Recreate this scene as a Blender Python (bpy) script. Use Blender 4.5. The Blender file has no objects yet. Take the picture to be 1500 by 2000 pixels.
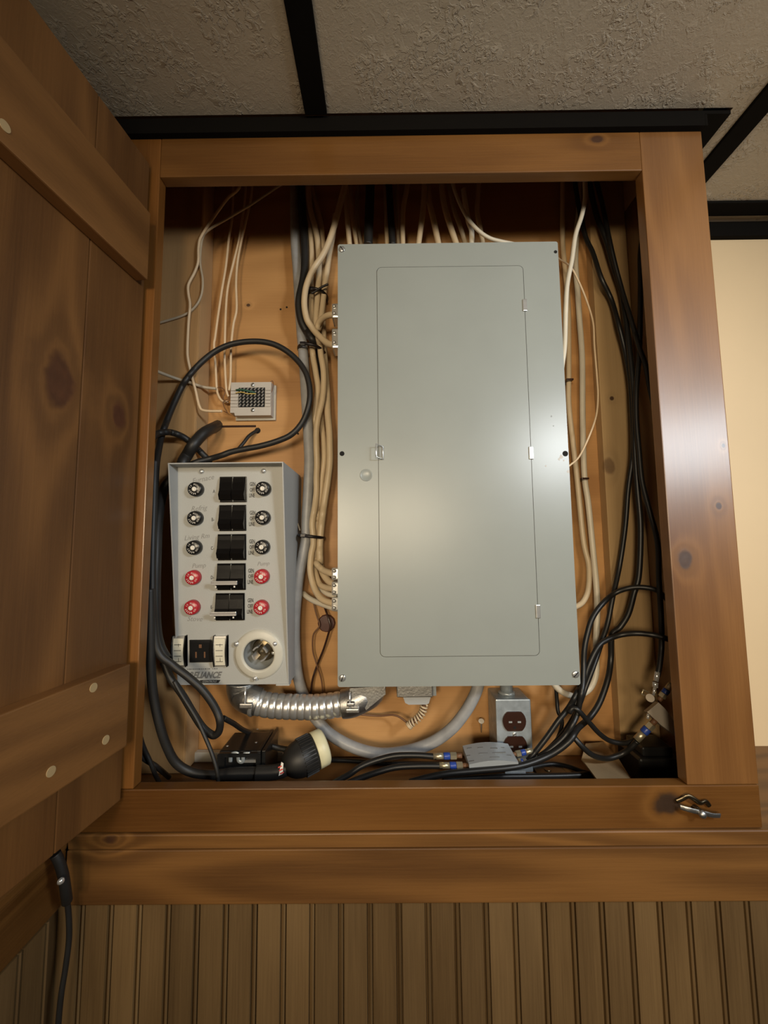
import bpy, bmesh, math, random
from mathutils import Vector, Matrix
random.seed(7)
S = bpy.context.scene
C = S.collection
V = Vector
# ------------------------------------------------------------------ camera
EYE = 1.55
F = 770.7                                  # focal length in pixels of the 1500x2000 frame
PITCH, YAW, ROLL = 0.0876, -0.0041, -0.010
def _basis():
    cp, sp = math.cos(PITCH), math.sin(PITCH); cy, sy = math.cos(YAW), math.sin(YAW); cr, sr = math.cos(ROLL), math.sin(ROLL)
    right = V((cy, -sy, 0)); f0 = V((sy, cy, 0))
    fwd = f0*cp + V((0, 0, sp)); up = -f0*sp + V((0, 0, cp))
    return right*cr + up*sr, -right*sr + up*cr, fwd
RT, UP, FW = _basis()
cam = bpy.data.objects.new('camera', bpy.data.cameras.new('camera')); C.objects.link(cam)
cam.data.sensor_fit = 'VERTICAL'; cam.data.sensor_height = 36; cam.data.lens = F/2000*36
cam.data.clip_start = .01
m4 = Matrix((RT, UP, -FW)).transposed().to_4x4(); m4.translation = V((0, 0, EYE)); cam.matrix_world = m4
S.camera = cam
# ------------------------------------------------------------------ world, lamps, exposure
w = bpy.data.worlds.new('world'); S.world = w; w.use_nodes = True
w.node_tree.nodes['Background'].inputs[0].default_value = (1, .82, .6, 1)
w.node_tree.nodes['Background'].inputs[1].default_value = .02
def area(name, loc, target, sx, sy, power, col):
    l = bpy.data.lights.new(name, 'AREA'); l.shape = 'RECTANGLE'; l.size = sx; l.size_y = sy; l.energy = power; l.color = col
    o = bpy.data.objects.new(name, l); C.objects.link(o); o.location = loc
    o.rotation_euler = (V(target)-V(loc)).to_track_quat('-Z', 'Y').to_euler(); return o
def reflector(name, loc, aim, r, power, col, deg):
    l = bpy.data.lights.new(name, 'SPOT'); l.shadow_soft_size = r; l.energy = power; l.color = col; l.spot_size = math.radians(deg); l.spot_blend = 1
    o = bpy.data.objects.new(name, l); C.objects.link(o); o.location = loc; o.rotation_euler = (V(aim)-V(loc)).to_track_quat('-Z', 'Y').to_euler(); return o
reflector('near_lamp', (.745, -.30, EYE+.405), (.33, .667, EYE-.02), .085, 28, (.93, .97, 1), 112)     # white lamp right of the camera
reflector('room_lamp', (.19, -1.55, EYE+.215), (.20, .7, EYE-.06), .20, 50, (1, .82, .57), 74)          # warm lamps further back in the room
reflector('side_lamp', (-.40, -1.10, EYE+.14), (.22, .7, EYE-.08), .16, 60, (1, .82, .57), 76)
area('basement_window', (1.62, -.80, EYE+.50), (.45, .6, EYE+.1), .55, .30, 9, (.85, .94, 1))
S.view_settings.view_transform = 'Standard'; S.view_settings.look = 'None'
S.view_settings.gamma = 1; S.view_settings.use_curve_mapping = False
S.view_settings.exposure = 0.05

# ------------------------------------------------------------------ measuring helpers (photo pixel -> point at a real depth)
def ray(u, v): return FW + RT*((u-750)/F) - UP*((v-1000)/F)
def at(u, v, Y): d = ray(u, v); return V((0, 0, EYE)) + d*(Y/d.y)
def atz(u, v, Z): d = ray(u, v); return V((0, 0, EYE)) + d*((Z-EYE)/d.z)
def atp(u, v, P, N): d = ray(u, v); return V((0, 0, EYE)) + d*((P-V((0, 0, EYE))).dot(N)/d.dot(N))
def pts(l, Y=None): return [at(p[0], p[1], p[2] if len(p) > 2 else Y) for p in l]
YF, YB, YP = .60, .80, .667                # cabinet face, cabinet back, breaker panel face
XL, XR, ZT, ZB, TH = -.3681, .4284, EYE+.6127, EYE-.3447, .0191
XO, ZFT, ZC, LED = .5307, EYE+.6821, EYE+.7098, EYE-.4043
SL, SR = -.475, .5125                      # inner faces of the cabinet's sides
WL = -.4565                                # left wainscot face

# ------------------------------------------------------------------ materials
def newmat(name):
    m = bpy.data.materials.new(name); m.use_nodes = True; nt = m.node_tree
    return m, nt, nt.nodes['Principled BSDF']
def nd(nt, t, **k):
    n = nt.nodes.new(t)
    for a, b in k.items(): setattr(n, a, b)
    return n
def mth(nt, op, a, b=None, c=None):
    n = nd(nt, 'ShaderNodeMath', operation=op)
    for i, x in enumerate((a, b, c)):
        if x is None: continue
        if isinstance(x, (int, float)): n.inputs[i].default_value = x
        else: nt.links.new(x, n.inputs[i])
    return n.outputs[0]
def mixc(nt, f, a, b):
    n = nd(nt, 'ShaderNodeMix', data_type='RGBA')
    for i, x in ((0, f), (6, a), (7, b)):
        if isinstance(x, (int, float)): n.inputs[i].default_value = x
        elif isinstance(x, tuple): n.inputs[i].default_value = (*x[:3], 1)
        else: nt.links.new(x, n.inputs[i])
    return n.outputs[2]
def noise(nt, vec, scale, detail=3, rough=.55, dist=0):
    n = nd(nt, 'ShaderNodeTexNoise'); n.inputs['Scale'].default_value = scale; n.inputs['Detail'].default_value = detail
    n.inputs['Roughness'].default_value = rough; n.inputs['Distortion'].default_value = dist
    nt.links.new(vec, n.inputs['Vector']); return n.outputs[0]
def mapping(nt, vec, scale):
    n = nd(nt, 'ShaderNodeVectorMath', operation='MULTIPLY'); nt.links.new(vec, n.inputs[0]); n.inputs[1].default_value = scale; return n.outputs[0]
def bump(nt, b, h, strength, dist):
    n = nd(nt, 'ShaderNodeBump'); n.inputs['Strength'].default_value = strength; n.inputs['Distance'].default_value = dist
    nt.links.new(h, n.inputs['Height']); nt.links.new(n.outputs[0], b.inputs['Normal'])
def plain(name, col, rough=.5, metal=0, var=.08, vscale=40, bmp=0, bscale=300, coat=0, spec=.5):
    m, nt, b = newmat(name)
    pos = nd(nt, 'ShaderNodeNewGeometry').outputs['Position']
    f = noise(nt, pos, vscale, 4)
    c2 = tuple(x*(1-var*2) for x in col); c1 = tuple(min(1, x*(1+var)) for x in col)
    nt.links.new(mixc(nt, f, c2, c1), b.inputs['Base Color'])
    b.inputs['Roughness'].default_value = rough; b.inputs['Metallic'].default_value = metal
    b.inputs['Coat Weight'].default_value = coat; b.inputs['Specular IOR Level'].default_value = spec
    if bmp: bump(nt, b, noise(nt, pos, bscale, 3), bmp, .001)
    return m
def wood(name, c1, c2, axis='z', rough=.38, coat=.25, knots=(), K=34, vary=.0, fine=1.0, ring=1.0, bmp=.12, croug=.2):
    """stained board: contour grain along an axis, fibres, and knots at their own places"""
    m, nt, b = newmat(name)
    pos = nd(nt, 'ShaderNodeNewGeometry').outputs['Position']
    oi = nd(nt, 'ShaderNodeObjectInfo').outputs['Random']
    cb = nd(nt, 'ShaderNodeCombineXYZ')
    for i in range(3): nt.links.new(mth(nt, 'MULTIPLY', oi, 3.7+i*2.3), cb.inputs[i])
    ad = nd(nt, 'ShaderNodeVectorMath', operation='ADD'); nt.links.new(pos, ad.inputs[0]); nt.links.new(cb.outputs[0], ad.inputs[1])
    p = ad.outputs[0]
    i = 'xyz'.index(axis)
    def sc(al, ac): s = [ac]*3; s[i] = al; return tuple(s)
    q = noise(nt, mapping(nt, p, sc(.9, 7)), 1, 2, .5, .4)
    ks = []
    for (kp, ra, rc, dark) in knots:
        sb = nd(nt, 'ShaderNodeVectorMath', operation='SUBTRACT'); nt.links.new(pos, sb.inputs[0]); sb.inputs[1].default_value = kp
        s = [1/rc]*3; s[i] = 1/ra
        ln = nd(nt, 'ShaderNodeVectorMath', operation='LENGTH'); nt.links.new(mapping(nt, sb.outputs[0], tuple(s)), ln.inputs[0])
        d = mth(nt, 'ADD', ln.outputs['Value'], mth(nt, 'MULTIPLY', mth(nt, 'SUBTRACT', noise(nt, pos, 45, 2), .5), .7))
        ks.append((d, dark))
        q = mth(nt, 'ADD', q, mth(nt, 'DIVIDE', .5, mth(nt, 'ADD', 1, mth(nt, 'MULTIPLY', d, d))))
    g = mth(nt, 'MULTIPLY_ADD', mth(nt, 'SINE', mth(nt, 'MULTIPLY', q, K)), .5, .5)
    g = mth(nt, 'POWER', g, 1.6)
    big = noise(nt, mapping(nt, p, sc(1.5, 6)), 1, 3)
    fib = noise(nt, mapping(nt, p, sc(9, 420)), 1, 4, .7)
    f = mth(nt, 'ADD', mth(nt, 'MULTIPLY', g, .30*ring), mth(nt, 'ADD', mth(nt, 'MULTIPLY_ADD', mth(nt, 'SUBTRACT', big, .5), 1.35, .36), mth(nt, 'MULTIPLY', mth(nt, 'SUBTRACT', fib, .5), .55*fine)))
    f = mth(nt, 'SUBTRACT', f, .08)
    n = nd(nt, 'ShaderNodeClamp'); nt.links.new(f, n.inputs[0]); f = n.outputs[0]
    col = mixc(nt, f, c1, c2)
    for d, dark in ks:
        mr = nd(nt, 'ShaderNodeMapRange', interpolation_type='SMOOTHSTEP'); nt.links.new(d, mr.inputs[0])
        for j, x in enumerate((.65, 1.15, 1, 0)): mr.inputs[j+1].default_value = x
        kc = mixc(nt, noise(nt, pos, 60, 3), tuple(x*.6 for x in dark), tuple(x*1.4 for x in dark))
        col = mixc(nt, mth(nt, 'MULTIPLY', mr.outputs[0], .92), col, kc)
        mh = nd(nt, 'ShaderNodeMapRange', interpolation_type='SMOOTHSTEP'); nt.links.new(d, mh.inputs[0])
        for j, x in enumerate((1.0, 2.4, .45, 0)): mh.inputs[j+1].default_value = x
        hal = mth(nt, 'MULTIPLY', mh.outputs[0], mth(nt, 'SUBTRACT', 1, mr.outputs[0]))
        col = mixc(nt, hal, col, tuple(x*.7 for x in c2))
    if vary:
        hs = nd(nt, 'ShaderNodeHueSaturation'); nt.links.new(col, hs.inputs['Color'])
        nt.links.new(mth(nt, 'MULTIPLY_ADD', oi, vary*2, 1-vary), hs.inputs['Value']); col = hs.outputs[0]
    nt.links.new(col, b.inputs['Base Color'])
    nt.links.new(mth(nt, 'MULTIPLY_ADD', big, .2, rough-.1), b.inputs['Roughness'])
    b.inputs['Coat Weight'].default_value = coat; b.inputs['Coat Roughness'].default_value = croug
    bump(nt, b, mth(nt, 'ADD', fib, mth(nt, 'MULTIPLY', g, .4)), bmp, .0012)
    return m
def ceilmat():
    m, nt, b = newmat('stippled_ceiling_panel')
    pos = nd(nt, 'ShaderNodeNewGeometry').outputs['Position']
    n1 = noise(nt, pos, 105, 4, .6, .9); n2 = noise(nt, pos, 14, 2)
    mr = nd(nt, 'ShaderNodeMapRange', interpolation_type='SMOOTHSTEP'); nt.links.new(n1, mr.inputs[0])
    for j, x in enumerate((.47, .58, 0, 1)): mr.inputs[j+1].default_value = x
    mk = nd(nt, 'ShaderNodeMapRange', interpolation_type='SMOOTHSTEP'); nt.links.new(n2, mk.inputs[0])
    for j, x in enumerate((.45, .62, .08, 1)): mk.inputs[j+1].default_value = x
    h = mth(nt, 'ADD', mth(nt, 'MULTIPLY', mr.outputs[0], mk.outputs[0]), mth(nt, 'MULTIPLY', noise(nt, pos, 400, 3), .15))
    nt.links.new(mixc(nt, n1, (.42, .36, .275), (.49, .425, .33)), b.inputs['Base Color'])
    b.inputs['Roughness'].default_value = .6
    bump(nt, b, h, .7, .0022); return m
M = {}
OR1, OR2 = (.088, .033, .0062), (.225, .098, .023)
KD = (.045, .018, .008)
M['rail_top'] = wood('pine_rail_stained', OR1, OR2, 'x', knots=[(tuple(at(1165, 272, YF)), .012, .007, KD)])
M['rail_bottom'] = wood('pine_sill_rail_stained', OR1, OR2, 'x', knots=[(tuple(at(1302, 1570, YF)), .021, .017, (.03, .018, .012))])
M['stile_right'] = wood('pine_stile_stained', (.115, .045, .011), (.26, .118, .033), 'z', rough=.40, coat=1.0, croug=.24, knots=[(tuple(at(1338, 1094, YF)), .016, .013, (.06, .035, .025)), (tuple(at(1404, 988, YF)), .006, .005, KD), (tuple(at(1413, 870, YF)), .004, .003, KD)])
M['stile_left'] = wood('pine_stile_left_stained', (.13, .048, .009), (.29, .122, .028), 'z')  # left stile, stained slightly more orange than the right one
M['ledge'] = wood('pine_ledge_stained', (.078, .031, .0065), (.21, .094, .023), 'x', K=52, ring=1.8, rough=.5, coat=.08, knots=[(tuple(at(205, 1650, .59)), .018, .010, KD)])
M['ledge_side'] = wood('pine_side_ledge_stained', (.078, .031, .0065), (.21, .094, .023), 'y')
M['bead'] = wood('oak_beadboard', (.085, .047, .016), (.185, .112, .044), 'z', K=26, vary=.16, fine=1.6, ring=.7, rough=.55, coat=.05)
M['ply'] = wood('plywood_back', (.34, .165, .052), (.58, .315, .115), 'x', K=34, rough=.6, coat=.02, fine=.8, ring=1.0, knots=[(tuple(at(485, 596, YB)), .005, .004, KD)])
M['pine'] = wood('raw_pine_board', (.38, .235, .10), (.56, .375, .18), 'z', rough=.65, coat=0, vary=.12, ring=.6, knots=[(tuple(at(1195, 778, .778)), .005, .005, (.05, .015, .006)), (tuple(at(1190, 910, .778)), .018, .013, (.22, .13, .06))])
M['pine_left'] = wood('orange_pine_stud', (.33, .18, .068), (.52, .315, .135), 'z', rough=.65, coat=0, ring=.8)
M['pine2'] = wood('raw_stud', (.42, .25, .11), (.62, .42, .22), 'z', rough=.75, coat=0, ring=.4)
HX, HY = -.381, .5935                       # hinge line of the cabinet door
DD = V((-.11, -1, 0)).normalized(); DN = V((1, -.11, 0)).normalized()   # door runs along DD, its inner face looks along DN
dpl = lambda u, v: atp(u, v, V((HX, HY, 0)), DN)
M['door'] = wood('pine_door_stained', (.072, .028, .0065), (.20, .087, .023), 'z', rough=.5, coat=.03, vary=.06, ring=1.5, knots=[(tuple(dpl(118, 745)), .036, .022, (.070, .024, .009)), (tuple(dpl(232, 812)), .022, .013, (.07, .022, .009))])
M['batten'] = wood('pine_batten_stained', (.085, .034, .008), (.22, .098, .027), 'y', rough=.5, coat=.03, ring=1.5)
M['plug'] = plain('wood_filler', (.42, .30, .15), .7)
M['white_rough'] = plain('pale_board', (.50, .47, .40), .7)
M['ceil'] = ceilmat()
M['black_trim'] = plain('black_ceiling_trim', (.005, .004, .003), .8, spec=.08)
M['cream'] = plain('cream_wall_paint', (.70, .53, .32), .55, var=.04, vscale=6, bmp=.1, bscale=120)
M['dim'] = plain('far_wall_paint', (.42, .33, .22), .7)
M['floorm'] = plain('brown_carpet', (.16, .11, .07), .9, bmp=.4)
def enamel(name, col, rough, bmp):
    m = plain(name, col, rough, var=.05, vscale=9, bmp=bmp, bscale=900); return m
M['panel'] = enamel('grey_panel_enamel', (.275, .295, .275), .32, .03)
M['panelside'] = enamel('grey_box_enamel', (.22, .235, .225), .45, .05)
M['tsw'] = enamel('light_grey_powder_coat', (.42, .425, .405), .5, .25)
M['tsw2'] = enamel('grey_powder_coat_housing', (.38, .385, .375), .5, .2)
M['steel'] = plain('zinc_steel', (.62, .62, .60), .3, .75, var=.2, vscale=60)
M['bright'] = plain('polished_steel', (.82, .82, .80), .2, .7, var=.1)
M['cast'] = plain('cast_zinc', (.50, .50, .49), .42, 1, var=.25, vscale=50, bmp=.3)
M['galv'] = plain('galvanised_steel', (.44, .49, .52), .36, .45, var=.25, vscale=70)
M['flex'] = plain('flexible_steel', (.74, .74, .72), .3, .8, var=.08)
M['darkmetal'] = plain('tarnished_brass', (.20, .16, .10), .35, 1, var=.3)
M['black'] = plain('black_plastic', (.011, .011, .011), .28)
M['blackgloss'] = plain('glossy_black_plastic', (.005, .005, .005), .16, spec=.3)
M['rubber'] = plain('black_rubber', (.015, .014, .013), .5, var=.2)
M['coax'] = plain('black_coax_jacket', (.010, .0095, .009), .42)
M['hole'] = plain('dark_hole', (.004, .003, .002), .9)
M['nm'] = plain('cream_cable_jacket', (.60, .47, .30), .42, var=.10, vscale=30)
M['nm2'] = plain('pale_cable_jacket', (.66, .60, .48), .42, var=.08, vscale=30)
M['phone'] = plain('ivory_wire', (.70, .53, .34), .45)
M['gwire'] = plain('greyish_wire', (.45, .37, .26), .5)
M['seu'] = plain('grey_service_cable', (.33, .33, .33), .42, var=.2, vscale=45, bmp=.25, bscale=60)
M['red'] = plain('red_button', (.42, .022, .032), .3)
M['white'] = plain('white_print', (.80, .76, .68), .5)
M['ink'] = plain('black_ink', (.02, .019, .018), .6)
M['pencil'] = plain('pencil_mark', (.27, .265, .25), .7)
M['greyink'] = plain('grey_print', (.16, .16, .155), .6)
M['dial'] = plain('cream_dial', (.74, .70, .56), .4)
M['ring'] = plain('off_white_plastic', (.58, .56, .48), .4)
M['cup'] = plain('grey_plastic', (.28, .29, .28), .4)
M['plugcream'] = plain('pale_yellow_plastic', (.72, .68, .45), .42)
M['brown'] = plain('brown_bakelite', (.035, .014, .009), .25)
M['browndisc'] = plain('dark_red_brown_disc', (.075, .022, .014), .5)
M['tie'] = plain('black_nylon', (.009, .006, .007), .4)
M['blue'] = plain('blue_band', (.02, .055, .30), .35)
M['brass'] = plain('pale_brass', (.62, .55, .38), .35, .8)
M['terminal'] = plain('grey_block_plastic', (.50, .46, .41), .5)
M['copper'] = plain('brown_wire', (.16, .075, .035), .5)
M['splitter'] = plain('grey_cast_splitter', (.36, .39, .41), .42, .2, bmp=.15)
M['splitter2'] = plain('beige_grey_cast_metal', (.36, .31, .25), .45, .4)
M['card'] = plain('brown_cardboard', (.36, .25, .13), .8)
M['green'] = plain('green_wire', (.02, .08, .05), .5)
M['yellow'] = plain('yellow_wire', (.60, .42, .10), .5)
M['redtag'] = plain('red_stripe', (.55, .06, .05), .5)

# ------------------------------------------------------------------ mesh building
class MB:
    def __init__(s): s.v = []; s.f = []; s.sm = []
    def add(s, vs, fs, smooth=False):
        o = len(s.v); s.v += [V(x) for x in vs]; s.f += [tuple(i+o for i in f) for f in fs]; s.sm += [smooth]*len(fs); return s
    def box(s, x0, x1, y0, y1, z0, z1, bev=0, mat=None):
        bm = bmesh.new(); bmesh.ops.create_cube(bm, size=1)
        for q in bm.verts: q.co = V(((x0+x1)/2+q.co.x*(x1-x0), (y0+y1)/2+q.co.y*(y1-y0), (z0+z1)/2+q.co.z*(z1-z0)))
        if bev: bmesh.ops.bevel(bm, geom=bm.edges[:], offset=bev, segments=2, affect='EDGES', profile=.6)
        bm.verts.ensure_lookup_table()
        vs = [(mat @ q.co) if mat else q.co.copy() for q in bm.verts]; fs = [[q.index for q in f.verts] for f in bm.faces]; bm.free()
        return s.add(vs, fs)
    def prism(s, poly, d, mat=None, bev=0):
        """poly in local XY, extruded 0..d along local Z"""
        n = len(poly); vs = [V((a, b, 0)) for a, b in poly]+[V((a, b, d)) for a, b in poly]
        if mat: vs = [mat @ q for q in vs]
        fs = [tuple(range(n))[::-1], tuple(range(n, 2*n))]+[(i, (i+1) % n, n+(i+1) % n, n+i) for i in range(n)]
        return s.add(vs, fs)
    def lathe(s, prof, mat, seg=24, smooth=True, cap=True):
        """prof [(r,z)], spun about local Z"""
        vs = []; fs = []
        for r, z in prof:
            for k in range(seg): a = k*2*math.pi/seg; vs.append(mat @ V((r*math.cos(a), r*math.sin(a), z)))
        for j in range(len(prof)-1):
            for k in range(seg): k2 = (k+1) % seg; fs.append((j*seg+k, j*seg+k2, (j+1)*seg+k2, (j+1)*seg+k))
        s.add(vs, fs, smooth)
        if cap:
            o = len(s.v)-len(vs); s.f += [tuple(o+k for k in range(seg))[::-1], tuple(o+(len(prof)-1)*seg+k for k in range(seg))]; s.sm += [False]*2
        return s
    def cyl(s, a, b, r, r2=None, seg=16):
        a, b = V(a), V(b); return s.lathe([(r, 0), (r if r2 is None else r2, (b-a).length)], frame(a, b-a), seg)
    def tube(s, P, r, seg=10, flat=1.0, rf=None, closed=False):
        n = len(P); vs = []; fs = []; up = None
        for i, p in enumerate(P):
            t = ((P[(i+1) % n]-P[i-1]) if closed else (P[min(i+1, n-1)]-P[max(i-1, 0)]))
            t = t.normalized() if t.length > 1e-9 else V((0, 0, 1))
            if up is None: up = V((0, 1, 0)) if abs(t.y) < .8 else V((1, 0, 0))
            sd = t.cross(up)
            if sd.length < 1e-6: sd = t.orthogonal()
            sd.normalize(); up = sd.cross(t).normalized()
            rr = rf(i/(n-1)) if rf else r
            for k in range(seg): a = k*2*math.pi/seg; vs.append(p+sd*(rr*math.cos(a))+up*(rr*flat*math.sin(a)))
        for i in range(n if closed else n-1):
            j = (i+1) % n
            for k in range(seg): k2 = (k+1) % seg; fs.append((i*seg+k, i*seg+k2, j*seg+k2, j*seg+k))
        s.add(vs, fs, True)
        if not closed:
            o = len(s.v)-len(vs); s.f += [tuple(o+k for k in range(seg))[::-1], tuple(o+(n-1)*seg+k for k in range(seg))]; s.sm += [False]*2
        return s
    def me(s, name):
        m = bpy.data.meshes.new(name); m.from_pydata([tuple(q) for q in s.v], [], s.f)
        m.polygons.foreach_set('use_smooth', s.sm); m.update()
        bm = bmesh.new(); bm.from_mesh(m); bmesh.ops.recalc_face_normals(bm, faces=bm.faces); bm.to_mesh(m); bm.free(); return m
def frame(o, z, x=None):
    z = V(z).normalized(); x = V(x) if x is not None else (V((1, 0, 0)) if abs(z.x) < .9 else V((0, 0, 1)))
    y = z.cross(x).normalized(); x = y.cross(z).normalized()
    m = Matrix((x, y, z)).transposed().to_4x4(); m.translation = o; return m
def link(name, data, mat, parent, label=None):
    o = bpy.data.objects.new(name, data); C.objects.link(o)
    if mat and data and not data.materials: data.materials.append(M[mat])
    if parent:
        o.parent = parent
        if parent.type == 'EMPTY': o.location = -parent.location
    if label: o['label'] = label
    return o
def obj(name, mb, mat, parent=None, label=None): return link(name, mb.me(name), mat, parent, label)
def tag(o, label, cat, group=None):
    o['label'] = label; o['category'] = cat
    if group: o['group'] = group
    return o
def thing(name, label, cat, loc, group=None):
    o = bpy.data.objects.new(name, None); C.objects.link(o); o.location = loc; o.empty_display_size = .02
    return tag(o, label, cat, group)
def struct(name, mb, mat): o = obj(name, mb, mat); o['kind'] = 'structure'; return o
def B(*a, **k): return MB().box(*a, **k)
def smoothpath(P, n=7, closed=False):
    out = []; N = len(P)
    for i in range(N if closed else N-1):
        p0, p1, p2, p3 = (P[(i-1) % N], P[i], P[(i+1) % N], P[(i+2) % N]) if closed else (P[max(i-1, 0)], P[i], P[i+1], P[min(i+2, N-1)])
        for k in range(n):
            t = k/n; out.append(.5*((2*p1)+(p2-p0)*t+(2*p0-5*p1+4*p2-p3)*t*t+(3*p1-p0-3*p2+p3)*t**3))
    if not closed: out.append(P[-1])
    return out
_tc = {}
def textmesh(body, size, shear=0, align='CENTER', ext=.00012, bold=0):
    k = (body, size, shear, align, bold)
    if k in _tc: return _tc[k]
    c = bpy.data.curves.new('t', 'FONT'); c.body = body; c.size = size; c.shear = shear; c.align_x = align; c.align_y = 'CENTER'; c.extrude = ext; c.offset = bold; c.resolution_u = 2
    o = bpy.data.objects.new('t', c); C.objects.link(o); bpy.context.view_layer.update()
    m = bpy.data.meshes.new_from_object(o.evaluated_get(bpy.context.evaluated_depsgraph_get())); bpy.data.objects.remove(o); bpy.data.curves.remove(c)
    _tc[k] = m; return m
def text(name, body, size, mat4, mat, parent, shear=0, align='CENTER', sx=1, bold=0):
    me = textmesh(body, size, shear, align, bold=bold).copy(); me.transform(mat4 @ Matrix.Diagonal((sx, 1, 1, 1))); me.materials.clear()
    return link(name, me, mat, parent)
def screw(name, p, n, r, parent, mat='bright', ang=.5, slot=True, h=.35):
    f = frame(p, n, V((1, 0, 0)) if abs(V(n).x) < .8 else V((0, 1, 0)))
    mb = MB().lathe([(r, 0), (r, r*h*.5), (r*.75, r*h*.9), (r*.3, r*h*1.1), (0.0001, r*h*1.15)], f, 20)
    o = obj(name, mb, mat, parent)
    if slot and o.parent and o.parent.type == 'EMPTY':
        R = f @ Matrix.Rotation(ang, 4, 'Z')
        obj('slot', MB().box(-r*.95, r*.95, -r*.13, r*.13, r*h*.7, r*h*1.2, mat=R), 'hole', o)
    return o

# ================================================================== THE ROOM
X1, Y0 = 2.6, -3.6
struct('floor', B(-1.2, X1, Y0, YB+.2, -.05, 0), 'floorm')
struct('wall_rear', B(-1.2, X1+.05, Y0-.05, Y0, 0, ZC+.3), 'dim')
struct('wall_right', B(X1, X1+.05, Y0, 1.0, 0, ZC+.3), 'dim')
struct('wall_back', B(-1.2, X1, .83, .88, 0, ZC+.35), 'cream')
struct('wall_left', B(-.60, -.515, Y0, .83, 0, ZC+.3), 'cream')
# ceiling: panels with black battens between them
ceil = struct('ceiling', B(-1.2, X1, Y0, YF-.02, ZC+.012, ZC+.03).box(XO+.02, X1, YF-.02, .83, ZC+.012, ZC+.03), 'black_trim')
bxs = [-1.06, -.107, .617, 1.34, 2.06]     # battens running into the room
bw = .018
YH = atz(1440, 405, ZC).y
xs = [-1.2]+bxs[1:]+[X1]
ys = [Y0, -2.30, -1.60, -.87, -.14, YH, .83]
for i in range(len(xs)-1):
    for j in range(len(ys)-1):
        a0, a1, b0, b1 = xs[i], xs[i+1], ys[j], ys[j+1]
        if j >= 4 and a1 < XO+.2 and a0 < XO-.1:
            if j == 5: continue
            b1 = YF-.012 if j == 4 else b1
        mb = MB()
        if j == 4 and a0 < .2 < a1:                       # this panel is notched round the cabinet
            mb.prism([(a0, b0), (a1, b0), (a1, YH), (XO+.045, YH), (XO+.045, YF-.012), (a0, YF-.012)], .012, Matrix.Translation((0, 0, ZC)))
        else: mb.box(a0, a1, b0, b1, ZC, ZC+.012)
        obj('ceiling_panel', mb, 'ceil', ceil)
obj('ceiling_panel', B(XO+.045, .617, YH, .83, ZC, ZC+.012), 'ceil', ceil)
for k, x in enumerate(bxs[1:]): struct('trim_%d' % (k+1), B(x-bw, x+bw, Y0, .585 if x < .5 else .83, ZC-.006, ZC+.001, bev=.001), 'black_trim')
struct('trim_6', B(XO+.045, X1, YH-.017, YH+.017, ZC-.005, ZC+.001, bev=.001), 'black_trim')
zt6 = at(1440, 443, .822).z; zb6 = at(1440, 463, .822).z
struct('trim_7', B(XO, X1, .818, .831, zb6, ZC, bev=.001), 'black_trim')
struct('trim_8', B(-.5, XO, YF-.009, YF+.02, ZFT, ZC-.001).box(XO, XO+.043, YF-.009, .829, ZC-.007, ZC-.001).box(XO+.0003, XO+.004, YF-.009, .829, ZFT, ZC-.0075), 'black_trim')
struct('trim_11', B(X1-.02, X1-.001, Y0, .8, 0, .1), 'ledge')
# ledge and apron under the cabinet, and the same along the left wall
lz = at(700, 1657, .597).z; az = at(700, 1766, .596).z
def nose(y0, y1, z0, z1, x0, x1):
    r = .0025; pf = [(y1, z0), (y1, z1)]
    for k in range(6): a = math.pi/2*k/5; pf.append((y0+r-r*math.sin(a), z1-r+r*math.cos(a)))
    pf += [(y0+.002, z0)]
    return MB().prism(pf, x1-x0, Matrix(((0, 0, 1, x0), (1, 0, 0, 0), (0, 1, 0, 0), (0, 0, 0, 1))))
struct('trim_9', nose(.597, .83, lz, LED, WL, X1), 'ledge')
struct('trim_10', B(WL, X1, .5965, .6115, az, lz-.0006, bev=.0015), 'ledge')
struct('trim_12', B(-.515, WL, Y0, .60, lz, LED, bev=.006), 'ledge_side')
struct('trim_13', B(-.5, WL-.003, Y0, .60, az, lz-.0006, bev=.002), 'ledge_side')
# beadboard: every plank a piece with its double bead
wf = struct('wall_front', B(-.5, X1, .611, .69, 0, lz-.001), 'bead')
PW = at(1450, 1800, .602).x-at(1393, 1800, .602).x
def bead_mesh(wd, h):
    g = .0016; pf = [(0, 0), (0, -.009), (wd-.0095, -.009), (wd-.0085, -.0035), (wd-.0068, -.0035), (wd-.006, -.0085), (wd-.0042, -.0097), (wd-.0024, -.0085), (wd-.0016, -.0035), (wd-.0002, -.0035), (wd-.0002, 0)]
    me = MB().prism(pf, h).me('plank'); me.materials.append(M['bead']); return me
pm = bead_mesh(PW, az-.002-.1)
xb = at(554, 1790, .602).x
k0 = math.floor((WL-xb)/PW)
for k in range(k0, k0+34):
    o = link('plank', pm, None, wf); o.location = (xb+k*PW+.0045, .611, .1)
wls = struct('wall_left_wainscot', B(-.514, -.468, Y0, .60, 0, lz-.002), 'bead')
for k in range(16):
    o = link('plank', pm, None, wls); o.rotation_euler = (0, 0, math.pi/2); o.location = (-.4685, .58-(k+1)*PW, .1)
struct('baseboard_front', B(-.46, X1, .585, .61, 0, .1, bev=.003), 'ledge')

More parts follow.
